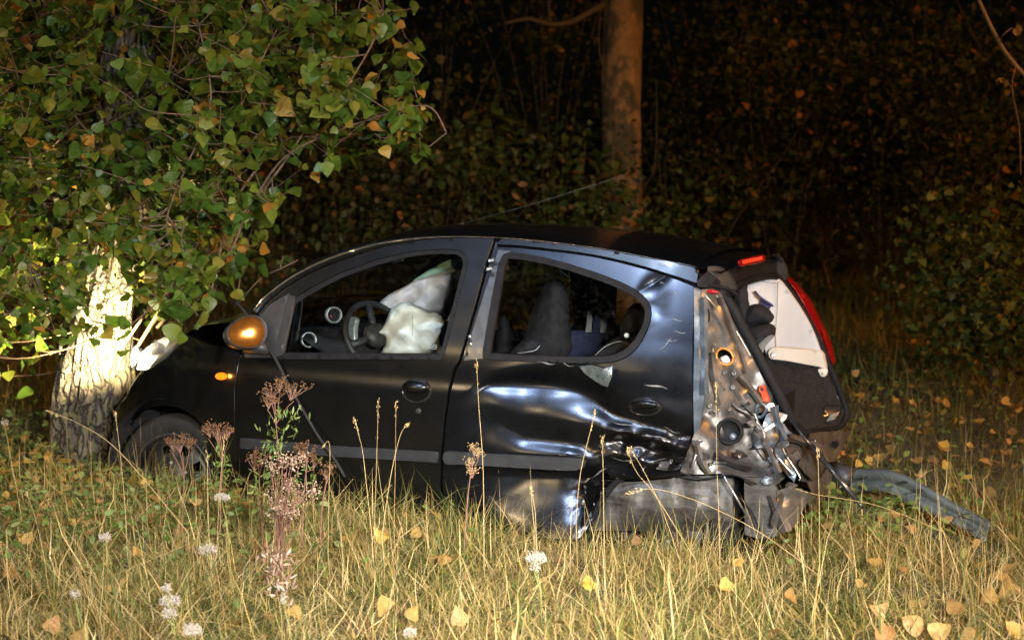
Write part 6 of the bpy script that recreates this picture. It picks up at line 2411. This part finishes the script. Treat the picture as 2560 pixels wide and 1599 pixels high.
for i, (x, y, Yd, w, lab) in enumerate(YAR):
    hz = .16 + .05 * (i % 3)
    top_ = at(x, y, Yd) if Yd else atz(x, y, hz)
    base = Vector((top_.x + .02, top_.y + .02, gz(top_.x, top_.y) - .01))
    root = empty('yarrow', base)
    tag(root, lab, 'flower', 'white flower heads')
    MB().tube([(0, 0, 0), (top_ - base) * .6 + Vector((.008, 0, 0)), top_ - base - Vector((0, 0, .02))], .0016, 6).build('stem', M['stem_green'], root)
    g = np.random.default_rng(500 + i)
    wr_ = w * top_.y / F
    nn = int(w * w * .55)
    a, r = g.uniform(0, 2 * pi, nn), wr_ * np.sqrt(g.random(nn))
    cl = np.stack([r * np.cos(a), r * np.sin(a) * .8, .25 * wr_ * (1 - (r / wr_) ** 2) + g.normal(0, .006, nn)], 1) + np.array(tuple(top_ - base))
    for k in range(6):
        q = cl[g.integers(0, nn)]
        MB().tube([top_ - base - Vector((0, 0, .03)), Vector(q) - Vector((0, 0, .004))], .0008, 4).build('stalk', M['stem_green'], root)
    scatter('florets', BLOB[0] * np.array([1, 1, .6]), BLOB[1], rotm(g.uniform(0, 6, nn), g.normal(0, .5, nn), g.normal(0, .5, nn)) * g.uniform(.0045, .0085, nn)[:, None, None], cl, M['yarrow'], root)

# long single stalks with seed heads
STK = [([(1210, 1420, 4.9), (1208, 1180, 4.92), (1196, 1000, 4.95), (1192, 905, 4.96)], 16, 'straight pale stalk crossing the front part of the rear door'),
       ([(1440, 1300, 4.85), (1450, 1190, 4.86), (1470, 1100, 4.88), (1488, 1030, 4.9)], 14, 'stalk with a seed tip before the middle of the rear door'),
       ([(1800, 1440, 4.72), (1797, 1290, 4.73), (1792, 1150, 4.74), (1790, 960, 4.75)], 22, 'long upright stalk before the torn inner pillar'),
       ([(2048, 1400, 4.8), (2048, 1250, 4.8), (2044, 1120, 4.8)], 14, 'upright stalk with a seed head before the gas strut'),
       ([(1700, 1400, 4.75), (1650, 1260, 4.76), (1600, 1160, 4.78), (1574, 1120, 4.8)], 14, 'leaning stalk with a pale seed head over the wheel arch'),
       ([(1740, 1400, 4.7), (1640, 1240, 4.74), (1592, 1180, 4.76), (1570, 1128, 4.78)], 12, 'second leaning stalk with a seed head over the wheel arch'),
       ([(2050, 1440, 4.6), (1900, 1330, 4.64), (1750, 1255, 4.7), (1640, 1222, 4.74), (1572, 1232, 4.76)], 14, 'arching stalk sweeping under the torn corner'),
       ([(2360, 1330, 5.0), (2200, 1265, 4.95), (2040, 1235, 4.9), (1990, 1220, 4.9)], 3, 'thin straw lying across the rear corner'),
       ([(318, 1380, 4.9), (312, 1260, 4.92), (300, 1130, 4.95), (288, 1030, 4.97)], 10, 'tall thin stalk rising before the car nose'),
       ([(470, 1330, 4.95), (300, 1130, 5.0), (200, 1060, 5.05), (120, 1028, 5.1)], 26, 'feathery arching stalk beside the car nose'),
       ([(540, 1420, 4.8), (548, 1250, 4.82), (560, 1090, 4.84)], 8, 'upright pale straw before the front wheel'),
       ([(525, 1400, 4.85), (520, 1250, 4.87), (518, 1130, 4.9)], 8, 'straw with a thin tip before the front wheel rim'),
       ([(935, 1330, 4.95), (940, 1200, 4.96), (946, 1000, 5.0)], 10, 'thin upright stalk before the front door handle'),
       ([(985, 1330, 4.95), (988, 1180, 4.97), (990, 1005, 5.0)], 10, 'thin upright stalk right of the front door handle'),
       ([(955, 1340, 4.9), (975, 1200, 4.93), (1000, 1090, 4.96), (1020, 1060, 4.98)], 12, 'leaning stalk with an open seed head below the handle'),
       ([(930, 1340, 4.9), (915, 1200, 4.93), (905, 1120, 4.96), (885, 1045, 4.98)], 14, 'stalk with a drooping seed head on the front door'),
       ([(820, 1380, 4.85), (822, 1250, 4.87), (824, 1110, 4.9), (806, 1118, 4.9)], 4, 'bent straw standing before the front door sill'),
       ([(1340, 1330, 4.8), (1338, 1280, 4.8), (1328, 1220, 4.82)], 14, 'pale grass spike below the rear door moulding'),
       ([(1510, 1330, 4.8), (1508, 1200, 4.82), (1506, 1090, 4.84)], 10, 'straight stalk before the crushed part of the rear door'),
       ([(60, 1640, 4.3), (40, 1500, 4.32), (10, 1400, 4.35), (-10, 1300, 4.4)], 6, 'thick straw at the lower left edge'),
       ([(480, 1355, 4.75), (300, 1430, 4.7), (160, 1480, 4.6)], 3, 'long straw lying across the lower left grass'),
       ([(480, 1355, 4.75), (530, 1500, 4.6)], 2, 'bent half of the long straw in the lower left grass'),
       ([(112, 1400, 4.9), (90, 1300, 4.93), (66, 1230, 4.95)], 10, 'short stalk among the yellow leaves at the left')]
for i, (pts, nsd, lab) in enumerate(STK):
    b0 = at(*pts[0])
    root = empty('grass_stalk', b0)
    tag(root, lab, 'grass stalk', 'single tall stalks')
    P = [Vector(q) - b0 for q in smoothpoly([tuple(at(*p)) for p in pts], 6, False)]
    if P[0].z + b0.z > gz(b0.x, b0.y) + .02:
        P = [Vector((P[0].x + .01, P[0].y, gz(b0.x, b0.y) - b0.z - .01))] + P
    n_ = len(P)
    MB().tube(P, [lerp(.0014, .0006, k / (n_ - 1)) for k in range(n_)], 6).build('stem', M['straw'], root)
    g = np.random.default_rng(800 + i)
    tt = 1 - np.abs(g.normal(0, .10, nsd * 2))
    SP = []
    for t in tt:
        u = max(0, min(.999, t)) * (n_ - 1)
        k = min(int(u), n_ - 2)
        SP.append(tuple(P[k].lerp(P[k + 1], u - k) + Vector(g.normal(0, .0028, 3))))
    dirv = (P[-1] - P[-3]).normalized()
    az = atan2(dirv.y, dirv.x)
    el = math.asin(max(-1, min(1, dirv.z)))
    m_ = len(SP)
    sdo = scatter('seeds', OVAL[0] * np.array([1, .6, 1]), OVAL[1], rotm(az + g.normal(0, .4, m_), -el + g.normal(0, .4, m_), g.uniform(-3, 3, m_)) * g.uniform(.006, .012, m_)[:, None, None], np.array(SP), M['straw'], root)
    sdo['kind'] = 'stuff'
